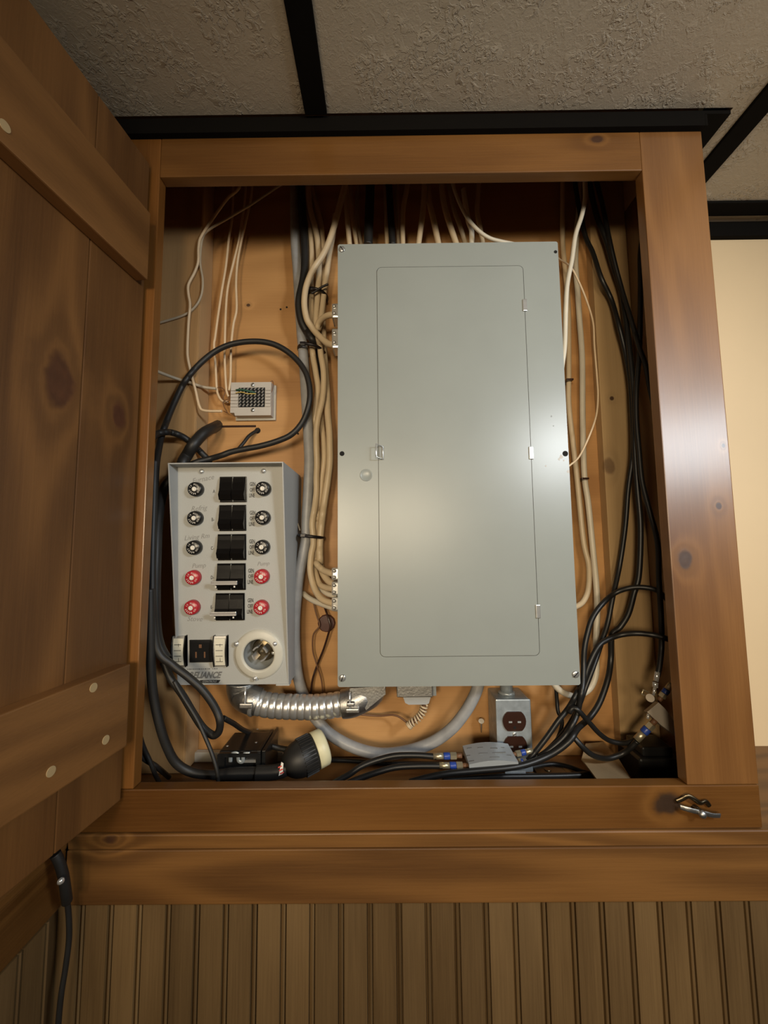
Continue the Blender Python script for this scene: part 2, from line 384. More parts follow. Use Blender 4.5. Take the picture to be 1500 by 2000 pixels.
# ================================================================== THE CABINET
cab = thing('built_in_cabinet', 'stained pine built-in cabinet with open door housing electrical equipment', 'cabinet', (.03, .7, LED))
obj('stile', B(XR, XO, YF, YF+TH, ZB, ZFT, bev=.0015), 'stile_right', cab)
obj('stile', B(-.512, XL, YF, YF+TH, ZB, ZFT, bev=.0015), 'stile_left', cab)
obj('top_rail', B(XL+.0002, XR-.0002, YF, YF+TH, ZT, ZFT, bev=.0015), 'rail_top', cab)
obj('bottom_rail', B(-.512, XO, YF, YF+TH, LED+.001, ZB-.0006, bev=.0015), 'rail_bottom', cab)
ZTOP = ZC+.28
back = obj('back_panel', B(SL-.018, SR-.0003, YB, YB+.018, LED+.0005, ZTOP), 'ply', cab)
obj('top_cover', B(SL-.018, SR+.0175, YF+.02, YB+.018, ZTOP, ZTOP+.02).box(SL-.018, SR+.0175, YF+.001, YF+TH, ZFT, ZTOP), 'ply', cab)
obj('side_board', B(SL-.018, SL, YF+TH, YB, LED+.0005, ZTOP), 'pine', cab)
obj('side_board', B(SR, SR+.0175, YF+TH, YB+.018, LED+.0005, ZC-.009), 'stile_right', cab)
obj('side_board', B(SR, SR+.0175, YF+TH, YB+.018, ZC-.0085, ZTOP), 'pine', cab)
obj('corner_board', B(at(1168, 900, YB).x, SR-.0005, .778, YB-.0004, LED+.001, ZTOP, bev=.001), 'pine', cab)
stud = obj('corner_stud', B(SL+.0005, -.3678, .747, YB-.0004, LED+.001, ZTOP, bev=.0015), 'pine_left', cab)
obj('rough_edge', B(-.3680, -.3672, .750, YB-.002, LED+.002, ZTOP), 'pine2', stud)
obj('saw_cut', B(at(397, 833, YB).x, at(500, 833, YB).x, YB-.0006, YB+.001, at(450, 835, YB).z, at(450, 831, YB).z), 'brown', back)
for u, v, r in ((503, 841, 6), (400, 821, 4), (560, 600, 2), (548, 604, 2), (582, 847, 2), (1195, 778, 0)):
    if r: obj('hole', MB().cyl(at(u, v, YB-.0004), at(u, v, YB-.0004)+V((0, .002, 0)), r*YB/F, seg=14), 'hole', back)
# door, standing open against the left wall
zdb, zdt = at(238, 1562, HY).z, at(283, 322, HY).z
door = obj('door', MB().add([], []), None, cab) if False else None
DM = Matrix((DD, -DN, V((0, 0, 1)))).transposed().to_4x4(); DM.translation = (HX, HY, 0)       # local x along door, y into door, z up
def dbox(s0, s1, d0, d1, z0, z1, bev=.0015): return MB().box(s0, s1, d0, d1, z0, z1, bev=bev, mat=DM)
sA = (dpl(145, 1000)-V((HX, HY, 0))).dot(DD)
cuts = [0, sA, sA+.165, sA+.31, sA+.48, sA+.62, .83]
door = obj('door', dbox(.001, .829, .0025, .0185, zdb+.001, zdt-.001, 0), 'door', cab)
for a, b in zip(cuts[:-1], cuts[1:]): obj('plank', dbox(a+.0004, b-.0004, 0, .019, zdb, zdt), 'door', door)
bt = HX+.02, .575
def bz(u, v): return at(u, v, .572).z
for za, zb in ((bz(247, 1458), bz(247, 1297)), (bz(287, 546), bz(287, 416))):
    obj('batten', dbox(.018, .80, -.020, -.0002, za, zb, .002), 'batten', door)
bpl = V((HX, HY, 0))+DN*.0205
for u, v, r in ((183, 1343, 6), (207, 1445, 5), (100, 1507, 6), (10, 246, 6)):
    p = atp(u, v, bpl, DN); obj('screw_plug', MB().cyl(p-DN*.001, p+DN*.0002, .0056, seg=16), 'plug', door)
# turn latch on the bottom rail: a bowed strip on a round-headed pivot
lt = at(1356, 1577, YF)
lat = obj('turn_latch', MB().cyl(lt, lt+V((0, -.016, 0)), .0045, seg=14), 'darkmetal', cab, 'tarnished metal turn latch')
sx = lambda px: px*YF/F
strip = [lt+V((sx(-32), -.006, sx(6))), lt+V((sx(-22), -.011, sx(5.5))), lt+V((sx(-10), -.012, sx(3))), lt+V((sx(8), -.012, sx(-1))), lt+V((sx(22), -.011, sx(-5))), lt+V((sx(38), -.008, sx(-8)))]
obj('latch_bar', MB().tube(smoothpath(strip, 5), .0034, 10, flat=.25), 'cast', lat)
back_s = [lt+V((sx(-34), -.002, sx(12))), lt+V((sx(-24), -.004, sx(18))), lt+V((sx(-16), -.006, sx(24))), lt+V((sx(-6), -.007, sx(20))), lt+V((sx(6), -.006, sx(12))), lt+V((sx(18), -.004, sx(13))), lt+V((sx(26), -.002, sx(4)))]
obj('latch_bracket', MB().tube(smoothpath(back_s, 5), .0032, 10, flat=.5), 'darkmetal', lat)
obj('pivot_head', MB().lathe([(.0052, 0), (.0052, .002), (.0043, .0042), (.0018, .0054), (.0001, .0056)], frame(lt+V((0, -.013, 0)), (0, -1, 0)), 18), 'cast', lat)

# ================================================================== BREAKER PANEL
PC, PZ, PWD, PH = .1168, EYE+.1583, .3962, .7723
ep = thing('breaker_panel', 'tall grey metal electrical breaker panel with closed hinged door', 'breaker panel', (PC, .74, PZ-PH/2))
obj('enclosure', B(PC-PWD/2+.006, PC+PWD/2-.006, YP+.003, YB-.0005, PZ-PH/2+.004, PZ+PH/2-.004, bev=.001), 'panelside', ep)
d0, d1 = at(737, 522, YP), at(1040, 1281, YP)
dx0, dx1, dz1, dz0 = at(739, 900, YP).x, at(1038, 900, YP).x, d0.z, d1.z
dx0 = (at(737, 522, YP).x+at(740, 1281, YP).x)/2; dx1 = (at(1024, 527, YP).x+at(1053, 1280, YP).x)/2
def rrect(x0, x1, z0, z1, r, n=6):
    o = []
    for cx, cz, a0 in ((x1-r, z1-r, 0), (x0+r, z1-r, 90), (x0+r, z0+r, 180), (x1-r, z0+r, 270)):
        for k in range(n+1): a = math.radians(a0+90*k/n); o.append((cx+r*math.cos(a), cz+r*math.sin(a)))
    return o
XZ = lambda y: Matrix(((1, 0, 0, 0), (0, 0, 1, y), (0, 1, 0, 0), (0, 0, 0, 1)))   # local (x,z) polygon, extruded along +Y
# cover with a door opening: ring of quads between rounded loops
def ringplate(outer, inner, y0, y1):
    n = len(outer); mb = MB(); vs = [(a, y0, b) for a, b in outer]+[(a, y0, b) for a, b in inner]+[(a, y1, b) for a, b in outer]+[(a, y1, b) for a, b in inner]; fs = []
    for k in range(n):
        k2 = (k+1) % n
        fs += [(k, k2, n+k2, n+k), (n+k, n+k2, 3*n+k2, 3*n+k), (k, k2, 2*n+k2, 2*n+k), (2*n+k, 2*n+k2, 3*n+k2, 3*n+k)]
    return mb.add(vs, fs)
G = .0011
obj('cover', ringplate(rrect(PC-PWD/2, PC+PWD/2, PZ-PH/2, PZ+PH/2, .004), rrect(dx0, dx1, dz0, dz1, .009), YP, YP+.0025), 'panel', ep)
pdoor = obj('door', MB().prism(rrect(dx0+G, dx1-G, dz0+G, dz1-G, .008), .0025, XZ(YP-.0006)), 'panel', ep)
obj('door_backing', B(dx0-.004, dx1+.004, YP+.0026, YP+.0029, dz0-.004, dz1+.004), 'panelside', ep)
for v in (597, 885, 1194):
    u = 1024+(v-527)/753*29; p = at(u, v, YP)
    obj('hinge', B(dx1-.0045, dx1+.003, YP-.0028, YP, p.z-.011, p.z+.011, bev=.001), 'steel', ep)
lp = at(740, 884, YP)
ri = [V((dx0-.003, YP-.013, lp.z+.012)), V((dx0-.003, YP-.013, lp.z-.010)), V((dx0+.0085, YP-.0035, lp.z-.0125)), V((dx0+.0085, YP-.0035, lp.z+.010))]
obj('pull_ring', MB().tube(ri, .0011, 8, closed=True), 'bright', pdoor)
obj('catch_plate', B(dx0+.0022, dx0+.0095, YP-.0016, YP-.0004, lp.z-.012, lp.z+.012, bev=.0004), 'panelside', pdoor)
kp = at(715, 928, YP); obj('knockout', MB().lathe([(.0106, 0), (.0100, .0007), (.0094, .0003), (.0001, .0003)], frame(kp, (0, -1, 0)), 28), 'panel', ep)
for i, (u, v) in enumerate(((668, 487), (669, 1324), (1124, 1317))): screw('screw', at(u, v, YP), (0, -1, 0), .0057, ep, 'steel', ang=(2.2, 1.2, .8)[i])
for u, v, r in ((1085, 492, .003), (668, 886, .0042), (1104, 886, .0048)): obj('screw_hole', MB().cyl(at(u, v, YP)+V((0, -.0003, 0)), at(u, v, YP)+V((0, .001, 0)), r, seg=18), 'hole', ep)
for u, v, r in ((1096, 892, .0028), (1101, 899, .0012), (1110, 921, .002), (1092, 897, .0016), (1077, 813, .0013), (1081, 832, .0010), (1066, 910, .0011), (784, 947, .001)):
    p = at(u, v, YP); obj('paint_chip', MB().prism([(r*math.cos(a)*(1+.4*math.sin(3*a+u)), r*1.3*math.sin(a)) for a in [k*.6283 for k in range(10)]], .0004, frame(p+V((0, .0002, 0)), (0, -1, 0))), 'terminal' if v > 890 else 'panelside', ep)
xl = PC-PWD/2
for v, h in ((615, 30), (668, 40), (1120, 24), (1148, 26), (1178, 26)):
    p = at(656, v, .715); hh = h*.715/F/2
    c = obj('cable_clamp', B(p.x-.006, xl+.007, .70, .735, p.z-hh, p.z+hh, bev=.003), 'bright', ep)
    for dz in (-.5, .5): obj('clamp_screw', MB().lathe([(.0036, 0), (.0036, .002), (.002, .004), (.0001, .0042)], frame(V((p.x-.001, .7005, p.z+dz*hh)), (0, -1, 0)), 12), 'bright', c)

# ================================================================== TRANSFER SWITCH
TYT, TYB = .655, .712                       # front lip at top and bottom
FT, FBm = .683, .712                        # recessed face plate at top and bottom
tx0, tx1 = -.367, -.172
tz1, tz0 = at(445, 903, TYT).z, at(450, 1337, TYB).z
ts = thing('transfer_switch', 'light grey generator transfer switch box with breakers, buttons and power inlet', 'transfer switch', ((tx0+tx1)/2, .75, tz0))
YZm = lambda x: Matrix(((0, 0, 1, x), (1, 0, 0, 0), (0, 1, 0, 0), (0, 0, 0, 1)))  # local (y,z) polygon extruded along +X
sidep = [(TYT, tz1), (TYB, tz0), (YB-.0005, tz0), (YB-.0005, tz1-.006), (YB-.012, tz1)]
hs = MB().prism(sidep, .002, YZm(tx0)).prism(sidep, .002, YZm(tx1-.002))
hs.box(tx0+.002, tx1-.002, TYT, YB-.012, tz1-.002, tz1).box(tx0+.002, tx1-.002, TYB, YB-.001, tz0, tz0+.002)
obj('housing', hs, 'tsw2', ts)
obj('lip', B(tx1-.022, tx1+.0012, TYB-.002, TYB+.012, tz0-.002, tz0+.0003), 'tsw', ts)
fez = V((0, FT-FBm, tz1-tz0)).normalized(); fn = V((1, 0, 0)).cross(fez)          # plate axes; fn looks out
FP = V((0, FBm, tz0))
face = lambda u, v, h=0: atp(u, v, FP, fn)+fn*h
def fmat(u, v, h=.0002, rz=0): p = face(u, v, h); m = Matrix((V((1, 0, 0)), fez, fn)).transposed().to_4x4(); m.translation = p; return m @ Matrix.Rotation(rz, 4, 'Z')
px = lambda n: n*.69/F
ic = face(507, 1277); IR = .0265
def plate_with_hole():
    mb = MB(); W = lambda x, s: V((x, 0, 0))+FP+fez*s
    s1 = (V((0, FT, tz1))-FP).dot(fez)-.002; sc = (ic-V((ic.x, 0, 0))-FP).dot(fez); h = .036; n = 48
    xa, xb_ = tx0+.002, tx1-.002; y0, y1 = sc-h, sc+h; l, r_ = ic.x-h, ic.x+h
    r_ = min(r_, xb_-.001)
    for a, b, c, d in ((xa, xb_, y1, s1), (xa, xb_, .0015, y0), (xa, l, y0, y1), (r_, xb_, y0, y1)): mb.add([W(a, c), W(b, c), W(b, d), W(a, d)], [(0, 1, 2, 3)])
    vs = []
    for k in range(n):
        a = 2*math.pi*k/n; ca, sa = math.cos(a), math.sin(a); t = min((r_-ic.x)/ca if ca > 1e-6 else (l-ic.x)/ca if ca < -1e-6 else 9, h/abs(sa) if abs(sa) > 1e-6 else 9)
        vs += [W(ic.x+IR*ca, sc+IR*sa), W(ic.x+t*ca, sc+t*sa)]
    mb.add(vs, [(2*k, 2*k+1, (2*k+3) % (2*n), (2*k+2) % (2*n)) for k in range(n)])
    for cx_, cy_ in ((l, y0), (l, y1), (r_, y0), (r_, y1)):      # close the corners of the square round the hole
        best = sorted(range(n), key=lambda k: (vs[2*k+1]-W(cx_, cy_)).length)[:2]
        mb.add([W(cx_, cy_), vs[2*best[0]+1], vs[2*best[1]+1]], [(0, 1, 2)])
    return mb
obj('face_plate', plate_with_hole(), 'tsw', ts)
for u, v in ((394, 921), (515, 920)): screw('screw', face(u, v), fn, .0043, ts, 'bright', slot=False, h=.8)
# ring of lettering shared by the reset buttons
def ringtext(s, r, size):
    mb = MB()
    for k, ch in enumerate(s):
        if ch == ' ': continue
        me = textmesh(ch, size); a = math.pi/2-2*math.pi*k/len(s); R = Matrix.Translation((r*math.cos(a), r*math.sin(a), 0)) @ Matrix.Rotation(a-math.pi/2, 4, 'Z')
        mb.add([R @ q.co for q in me.vertices], [tuple(p.vertices) for p in me.polygons])
    return mb
rt = ringtext('PUSH TO RESET 15 ', .0078, .0042)
rows_l = [(385, 956), (384, 1012), (382, 1069), (380, 1127), (378, 1185)]
rows_r = [(516, 955), (515, 1011), (514, 1068), (513, 1125), (512, 1185)]
for col in (rows_l, rows_r):
    for k, (u, v) in enumerate(col):
        f = fmat(u, v, 0); mt = 'black' if k < 3 else 'red'; hgt = .0105
        b = obj('reset_button', MB().lathe([(.0128, 0), (.0128, .003), (.0122, hgt-.001), (.0112, hgt), (.0001, hgt)], f, 28), mt, ts, None if k < 3 else 'red reset button')
        T = f @ Matrix.Translation((0, 0, hgt+.0001))
        me = MB().add([T @ q for q in rt.v], rt.f); obj('button_lettering', me, 'white', b)
        obj('button_centre', MB().lathe([(.0040, 0), (.0040, .0012), (.0012, .0013), (.0010, .0004)], T, 16), 'white', b)
sw = [(425, 482, 931, 981), (424, 481, 986, 1037), (421, 481, 1043, 1094), (420, 480, 1100, 1152), (417, 478, 1158, 1211)]
for k, (u0, u1, v0, v1) in enumerate(sw):
    f = fmat((u0+u1)/2+3, (v0+v1)/2, 0); hw, hh = px(u1-u0)/2-.0022, px(v1-v0)/2
    obj('breaker_bezel', MB().box(-hw, hw, -hh, hh, 0, .003, bev=.0006, mat=f), 'blackgloss', ts)
    for sgn in (-1, 1):
        x0, x1 = (-hw+.0012, -.0006) if sgn < 0 else (.0006, hw-.0012)
        prof = [(-hh+.003, .003), (-hh+.004, .010), (-hh+.013, .0135), (-.002, .0095), (hh-.010, .0065), (hh-.003, .0055), (hh-.002, .003)]
        P = f @ Matrix(((0, 0, 1, x0), (1, 0, 0, 0), (0, 1, 0, 0), (0, 0, 0, 1)))
        obj('breaker_toggle', MB().prism(prof, x1-x0, P), 'blackgloss', ts)
    obj('breaker_gap', MB().box(-.0005, .0005, -hh+.001, hh-.001, .003, .0045, mat=f), 'cup', ts)
    if k >= 3:
        v = (1139, 1198)[k-3]; u = (441, 439)[k-3]; g = fmat(u+4, v-1, .0135)
        ht = obj('handle_tie', MB().box(-px(25), px(25), -.0012, .0055, 0, .0035, bev=.0008, mat=g).box(-px(25), px(25), -.0012, .0004, -.004, .004, bev=.0004, mat=g), 'bright', ts, 'metal bar tying two breaker toggles')
        for s_ in (-.72, .72): obj('tie_pin', MB().box(px(25)*s_-.0012, px(25)*s_+.0012, -.0065, -.0035, -.005, -.001, mat=g), 'white', ht)
    yy = ((957, 1013, 1069, 1126, 1184)[k]); xx = (492, 492, 491, 489, 488)[k]
    for dv, word in ((-11, 'GEN'), (0, 'OFF'), (11, 'LINE')): text('lettering', word, .0098, fmat(xx+1.5+(0 if dv < 0 else -.5 if dv == 0 else -1.5), yy+dv), 'ink', ts, sx=.52, bold=.00012)
    text('lettering', ('A', 'B-', 'C-', 'D-', 'E-')[k], .0085, fmat((414, 412, 411, 411, 410)[k]+4, (960, 1015, 1071, 1128, 1186)[k]), 'ink', ts, sx=.7)
for word, u, v, s, r in (('Furnace', 396, 936, .013, .2), ('Refrig', 388, 993, .0125, .08), ('Living Rm', 384, 1049, .012, .1), ('Pump', 388, 1105, .0115, .05), ('Stove', 380, 1209, .0125, -.03), ('Pump', 514, 1101, .010, .05)):
    text('pencil_writing', word, s, fmat(u, v, .0002, r), 'pencil', ts, shear=.35, sx=.95)
# meters
for u in (353, 433):
    f = fmat(u, 1270, 0); W2, H2 = px(27)/2, px(58)/2
    def bow(hw, hh, base, top): return [(-hh, base)]+[(-hh+2*hh*k/8, base+(top-base)*(.55+.45*math.sin(math.pi*k/8))) for k in range(9)]+[(hh, base)]
    P = lambda x0: f @ Matrix(((0, 0, 1, x0), (1, 0, 0, 0), (0, 1, 0, 0), (0, 0, 0, 1)))
    mtr = obj('power_meter', MB().prism(bow(W2, H2, 0, .010), 2*W2, P(-W2)), 'steel', ts, 'small cream dial meter in clear frame')
    hb, tp = H2-.003, .0105
    dpf = [(-hb, .005)]+[(-hb+2*hb*k/8, .0065+(tp+.0008-.0065)*(.5+.5*math.sin(math.pi*k/8))) for k in range(9)]+[(hb, .005)]
    obj('dial', MB().prism(dpf, 2*W2-.007, P(-W2+.0042)), 'dial', mtr)
    for q in (-W2, W2-.0016): obj('meter_frame', MB().prism(bow(W2, H2+.001, 0, .0118), .0016, P(q)), 'blackgloss', mtr)
    for t in (-.62, -.25, .12, .5):
        obj('dial_tick', MB().box(-.0058, .0062, H2*t-.0004, H2*t+.0004, .006, .0065+(tp+.001-.0065)*(.5+.5*math.sin(math.pi*(t*H2/hb*.5+.5)))+.0002, mat=f), 'ink', mtr)
    obj('dial_tick', MB().box(.0014, .0020, -H2*.6, H2*.55, .006, .0108, mat=f), 'ink', mtr)
# outlet
f = fmat(393, 1271, 0); ho = px(44)/2
ou = obj('outlet', MB().box(-ho, ho, -ho, ho, 0, .0022, bev=.001, mat=f).box(-ho+.004, ho-.004, -ho+.003, ho-.003, .0022, .0032, bev=.0004, mat=f), 'black', ts, 'black three-prong outlet')
for x, y, hw, hh in ((-.0075, -.006, .0013, .0052), (.0075, -.006, .0013, .0052), (0, .009, .0024, .0030)): obj('outlet_slot', MB().box(x-hw, x+hw, y-hh, y+hh, .003, .0034, mat=f), 'copper', ou)
# flanged power inlet with recessed prongs
f = frame(ic, fn, V((1, 0, 0))); ro = .0430
fo = fmat(502, 1279, 0)
inl = obj('power_inlet', MB().lathe([(IR, -.002), (IR+.0008, .0075), (IR+.004, .0080), (ro-.004, .0045), (ro-.0006, .0035), (ro, 0)], f, 48, cap=False), 'ring', ts, 'round off-white flanged generator power inlet')
obj('cup', MB().lathe([(IR, .004), (IR-.001, -.040), (.0001, -.0401)], f, 40, cap=False), 'cup', inl)
obj('contact_face', MB().lathe([(.021, -.0395), (.021, -.024), (.0195, -.0225), (.0001, -.0225)], f, 32, cap=False), 'darkmetal', inl)
for a, wd in ((35, .8), (125, .6), (215, .8), (305, .6)):
    poly = []; r0 = .0138
    for k in range(7): t = math.radians(a-26+52*k/6); poly.append((r0*math.cos(t), r0*math.sin(t)))
    for k in range(7): t = math.radians(a+26-52*k/6); poly.append(((r0-.0026)*math.cos(t), (r0-.0026)*math.sin(t)))
    obj('prong', MB().prism(poly, .024, f @ Matrix.Translation((0, 0, -.0225))), 'bright', inl)
for a in (100, 340): screw('inlet_screw', f @ V((.0185*math.cos(math.radians(a)), .0185*math.sin(math.radians(a)), -.0225)), fn, .003, inl, 'bright', slot=False, h=.7)
for u, v in ((464, 1256), (538, 1256), (500, 1323)): screw('inlet_screw', face(u, v, .004), fn, .0046, inl, 'bright', slot=False, h=.8)
x_ = 366
for k in range(16):
    w_ = (3, 5, 2, 4, 3, 2, 5, 3)[k % 8]*.7
    if k != 12: obj('fine_print', MB().box(0, px(w_), -.0009, .0009, 0, .0002, mat=fmat(x_, 1307-(x_-366)*.02)), 'greyink', ts)
    x_ += w_+1.4
text('lettering', 'RELIANCE', .0150, fmat(399, 1319), 'greyink', ts, shear=.45, sx=.82, bold=.0006)
bd = fmat(409, 1331, .0001); obj('print_band', MB().prism([(-.0195, -.0026), (.016, -.0026), (.0195, .0026), (-.016, .0026)], .0002, bd), 'ink', ts)
text('lettering', 'CONTROLS', .0046, fmat(409, 1331, .0004), 'tsw', ts, shear=.3, sx=1.0)

# ================================================================== flexible conduit between the boxes
fc = thing('flexible_conduit', 'ribbed silver flexible metal conduit joining transfer switch to breaker panel', 'conduit', at(585, 1380, .735))
YC = .722
cp_ = smoothpath([at(488, 1366, YC), at(515, 1375, YC), at(547, 1379, YC), at(605, 1381, YC), at(645, 1378, YC), at(680, 1372, YC)], 40)
L = [0]
for a, b in zip(cp_[:-1], cp_[1:]): L.append(L[-1]+(b-a).length)
RC = 22.5*YC/F
def rfn(t): 
    i = t*(len(L)-1); l = L[int(round(i))]/L[-1]; ph = (l*14) % 1
    return RC*(1-.085*(abs(ph-.5)*2)**3)
obj('corrugated_tube', MB().tube(cp_, RC, 28, rf=rfn), 'flex', fc)
def elbow(P, R, name): return MB().tube(smoothpath(P, 8), R, 20, rf=R if callable(R) else None) if callable(R) else MB().tube(smoothpath(P, 8), R, 20)
le = obj('connector', MB().tube(smoothpath([at(474, 1330, .735), at(474, 1345, .735), at(478, 1358, .732), at(490, 1366, YC), at(506, 1371, YC)], 8), 0, 22, rf=lambda t: (30-6*t)*.735/F*(1 if t > .1 else 1)), 'cast', fc)
obj('connector_lip', MB().lathe([(RC*1.13, 0), (RC*1.17, .002), (RC*1.17, .006), (RC*1.03, .008)], frame(at(494, 1369, YC), at(520, 1376, YC)-at(494, 1369, YC)), 30, cap=False), 'steel', le)
obj('clamp_screw', MB().cyl(at(479, 1342, .695), at(478, 1380, .695), .0016, seg=10), 'bright', le)
obj('clamp_ear', B(at(470, 1375, .70).x, at(495, 1375, .70).x, .692, .72, at(480, 1381, .70).z, at(480, 1371, .70).z, bev=.002), 'cast', le)
re = obj('connector', MB().tube(smoothpath([at(668, 1375, YC), at(685, 1372, YC), at(705, 1362, .725), at(722, 1350, .733), at(724, 1333, .735)], 8), 0, 22, rf=lambda t: (25+5*t)*.73/F), 'cast', fc)
wp = lambda u, v: (lambda q: (q.x, q.z))(at(u, v, .70))
obj('connector_web', MB().prism([wp(683, 1345), wp(752, 1341), wp(753, 1357), wp(715, 1388), wp(705, 1372), wp(683, 1366)], .035, XZ(.702)), 'cast', re)
obj('clamp_screw', MB().cyl(at(683, 1352, .693), at(683, 1386, .693), .0016, seg=10), 'bright', re)
obj('clamp_ear', B(at(676, 1380, .70).x, at(702, 1380, .70).x, .690, .715, at(690, 1389, .70).z, at(690, 1380, .70).z, bev=.002).box(at(678, 1373, .70).x, at(693, 1373, .70).x, .69, .71, at(690, 1376, .70).z, at(690, 1369, .70).z, bev=.0015), 'cast', re)

# ================================================================== terminal block with telephone wires
tb0, tb1 = at(451, 747, .775), at(529, 811, .775)
tbk = thing('terminal_block', 'small grey telephone punch-down block screwed to the plywood', 'terminal block', (.5*(tb0.x+tb1.x), YB, tb1.z))
tbp = [(tb0.x, tb0.z), (tb1.x, tb0.z), (tb1.x, tb1.z), (tb0.x+.010, tb1.z), (tb0.x+.008, tb1.z+.006), (tb0.x, tb1.z+.006)]
obj('block_body', MB().prism(tbp, YB-.0007-.775, XZ(.775)), 'terminal', tbk)
obj('mounting_foot', B(tb0.x+.004, tb1.x+.004, .793, YB-.0005, tb1.z-.004, tb0.z+.001, bev=.001), 'white_rough', tbk)
gx0, gx1 = at(466, 776, .774).x, at(517, 776, .774).x
wz = at(490, 757, .774).z; gz1 = wz; gz0 = at(490, 795, .774).z
obj('contact_well', B(gx0, gx1, .7742, .776, gz0, gz1), 'hole', tbk)
for r in range(6):
    for c_ in range(7):
        x = gx0+(c_+.5)*(gx1-gx0)/7; z = gz1+(r+.5)*(gz0-gz1)/6
        Q = Matrix.Translation((x, .7735, z)) @ Matrix.Rotation(math.radians(38), 4, 'Y')
        obj('contact_clip', MB().box(-.0010, .0010, -.002, .002, -.0030, .0030, mat=Q), 'steel', tbk)
    z = gz1+(r+.5)*(gz0-gz1)/6
    for xa, xb_ in ((tb0.x+.0006, gx0-.001), (gx1+.001, tb1.x-.0006)): obj('tooth', B(xa, xb_, .7728, .7755, z-.0030, z+.0030, bev=.0006), 'terminal', tbk)
for v in (752, 801): screw('screw', at(494, v, .775), (0, -1, 0), .0040, tbk, 'steel', ang=1.1, h=.6)
obj('green_lead', MB().tube(pts([(461, 762), (470, 761), (482, 763), (498, 767)], .7708), .0021, 8), 'green', tbk)
obj('yellow_lead', MB().tube(pts([(460, 768), (466, 766), (474, 766), (482, 769), (500, 769)], .7700), .0010, 8), 'yellow', tbk)
obj('brown_lead', MB().tube(smoothpath(pts([(421, 758, .782), (432, 757), (440, 765), (436, 777), (441, 785), (450, 780), (453, 771)], .778)), .0009, 6), 'copper', tbk)
obj('brown_lead', MB().tube(smoothpath(pts([(437, 803, .786), (444, 806), (438, 795), (436, 785), (446, 779), (455, 774)], .778)), .0009, 6), 'copper', tbk)
obj('brown_lead', MB().tube(smoothpath(pts([(527, 747), (532, 744), (534, 752), (531, 764), (527, 770)], .776)), .0008, 6), 'copper', tbk)

def keepoff(p, r):
    # slide a point along its line of sight until a cable of radius r clears the cabinet's sides and back
    e = V((0, 0, EYE)); d = p-e; t = 1
    if p.x < SL+r+.001 and p.y > YF: t = min(t, (SL+r+.001)/d.x)
    if p.x > SR-r-.001 and p.y > YF: t = min(t, (SR-r-.001)/d.x)
    if p.z < LED+r and p.y > YF: t = min(t, (LED+r-EYE)/d.z)
    q = e+d*t
    if YF < q.y and q.x < -.3678+r and q.y > .745-r: q = e+d*(t*(.745-r)/q.y)
    return q
CABLES = []
def cable(name, path, r, mat, label, cat='cable', group=None, seg=10, flat=1.0, n=7):
    P = [keepoff(p if isinstance(p, Vector) else at(*p), r) for p in path]
    P = smoothpath(P, n); Q = [P[0]]
    for p in P[1:]:                                   # even steps, so that cables can be laid against each other
        if (p-Q[-1]).length > .0045: Q.append(p)
    if len(Q) < 3: Q = P
    CABLES.append([name, Q, r, mat, label, cat, group, seg, flat])
def lay_cables():
    """let touching cables rest against instead of running through each other, then build them"""
    from mathutils.kdtree import KDTree
    e = V((0, 0, EYE)); free = [[p.y < YB-r-.0005 for p in Q] for _, Q, r, *_ in CABLES]
    for it in range(40):
        idx = [(c, k) for c, cb in enumerate(CABLES) for k in range(len(cb[1]))]
        kd = KDTree(len(idx))
        for i, (c, k) in enumerate(idx): kd.insert(CABLES[c][1][k], i)
        kd.balance(); sh = [[0.0]*len(cb[1]) for cb in CABLES]; hits = 0
        for i, (c, k) in enumerate(idx):
            p, r = CABLES[c][1][k], CABLES[c][2]
            for q, j, d in kd.find_range(p, r+.0112):
                c2 = idx[j][0]
                if c2 == c: continue
                o = r+CABLES[c2][2]+.0002-d
                if o <= 0: continue
                hits += 1
                near = (p.y, c) < (q.y, c2)
                v = -o*.55 if near else o*.55
                if abs(v) > abs(sh[c][k]): sh[c][k] = v
        if not hits: break
        for c, cb in enumerate(CABLES):
            w_ = sh[c]; L_ = len(w_)
            if not any(w_): continue
            for k in range(L_):
                v = sum(w_[max(0, min(L_-1, k+m))]*g for m, g in ((-2, .1), (-1, .2), (0, .4), (1, .2), (2, .1)))
                if not v or not free[c][k]: continue
                p = cb[1][k]; y = min(max(p.y+v, .628), YB-cb[2]-.0004)
                cb[1][k] = keepoff(e+(p-e)*(y/p.y), cb[2])
    for name, Q, r, mat, label, cat, group, seg, flat in CABLES: tag(obj(name, MB().tube(smoothpath(Q, 2), r, seg, flat), mat), label, cat, group)
Yd = lambda l, Y: [(a, b, Y) for a, b in l]
YW = .789
g1 = 'ivory telephone wires above the terminal block'
cable('telephone_wire', Yd([(467, 340), (467, 367), (440, 393), (396, 457), (388, 481), (387, 511), (380, 532), (368, 556), (368, 575), (371, 596), (368, 633), (366, 680), (367, 700), (373, 728), (382, 763), (389, 792), (399, 802), (437, 803)], .741), .0026, 'phone', 'ivory telephone wire bowing left of the others and curling in under the block', 'wire', g1)
cable('telephone_wire', Yd([(560, 355), (539, 367), (491, 399), (451, 423), (408, 449), (395, 468), (391, 511), (396, 548), (393, 577), (381, 599), (360, 615), (317, 629), (300, 633)], .743), .0022, 'gwire', 'dull thin wire slanting across the top and leaving over the left side boards', 'wire', g1)
cable('telephone_wire', Yd([(456, 340), (455, 393), (453, 428), (447, 468), (441, 521), (433, 569), (425, 623), (420, 660), (418, 675), (421, 715), (423, 755), (426, 771), (434, 783), (447, 785)], .781), .0024, 'phone', 'ivory telephone wire dropping to the block, leftmost of the three straight ones', 'wire', g1)
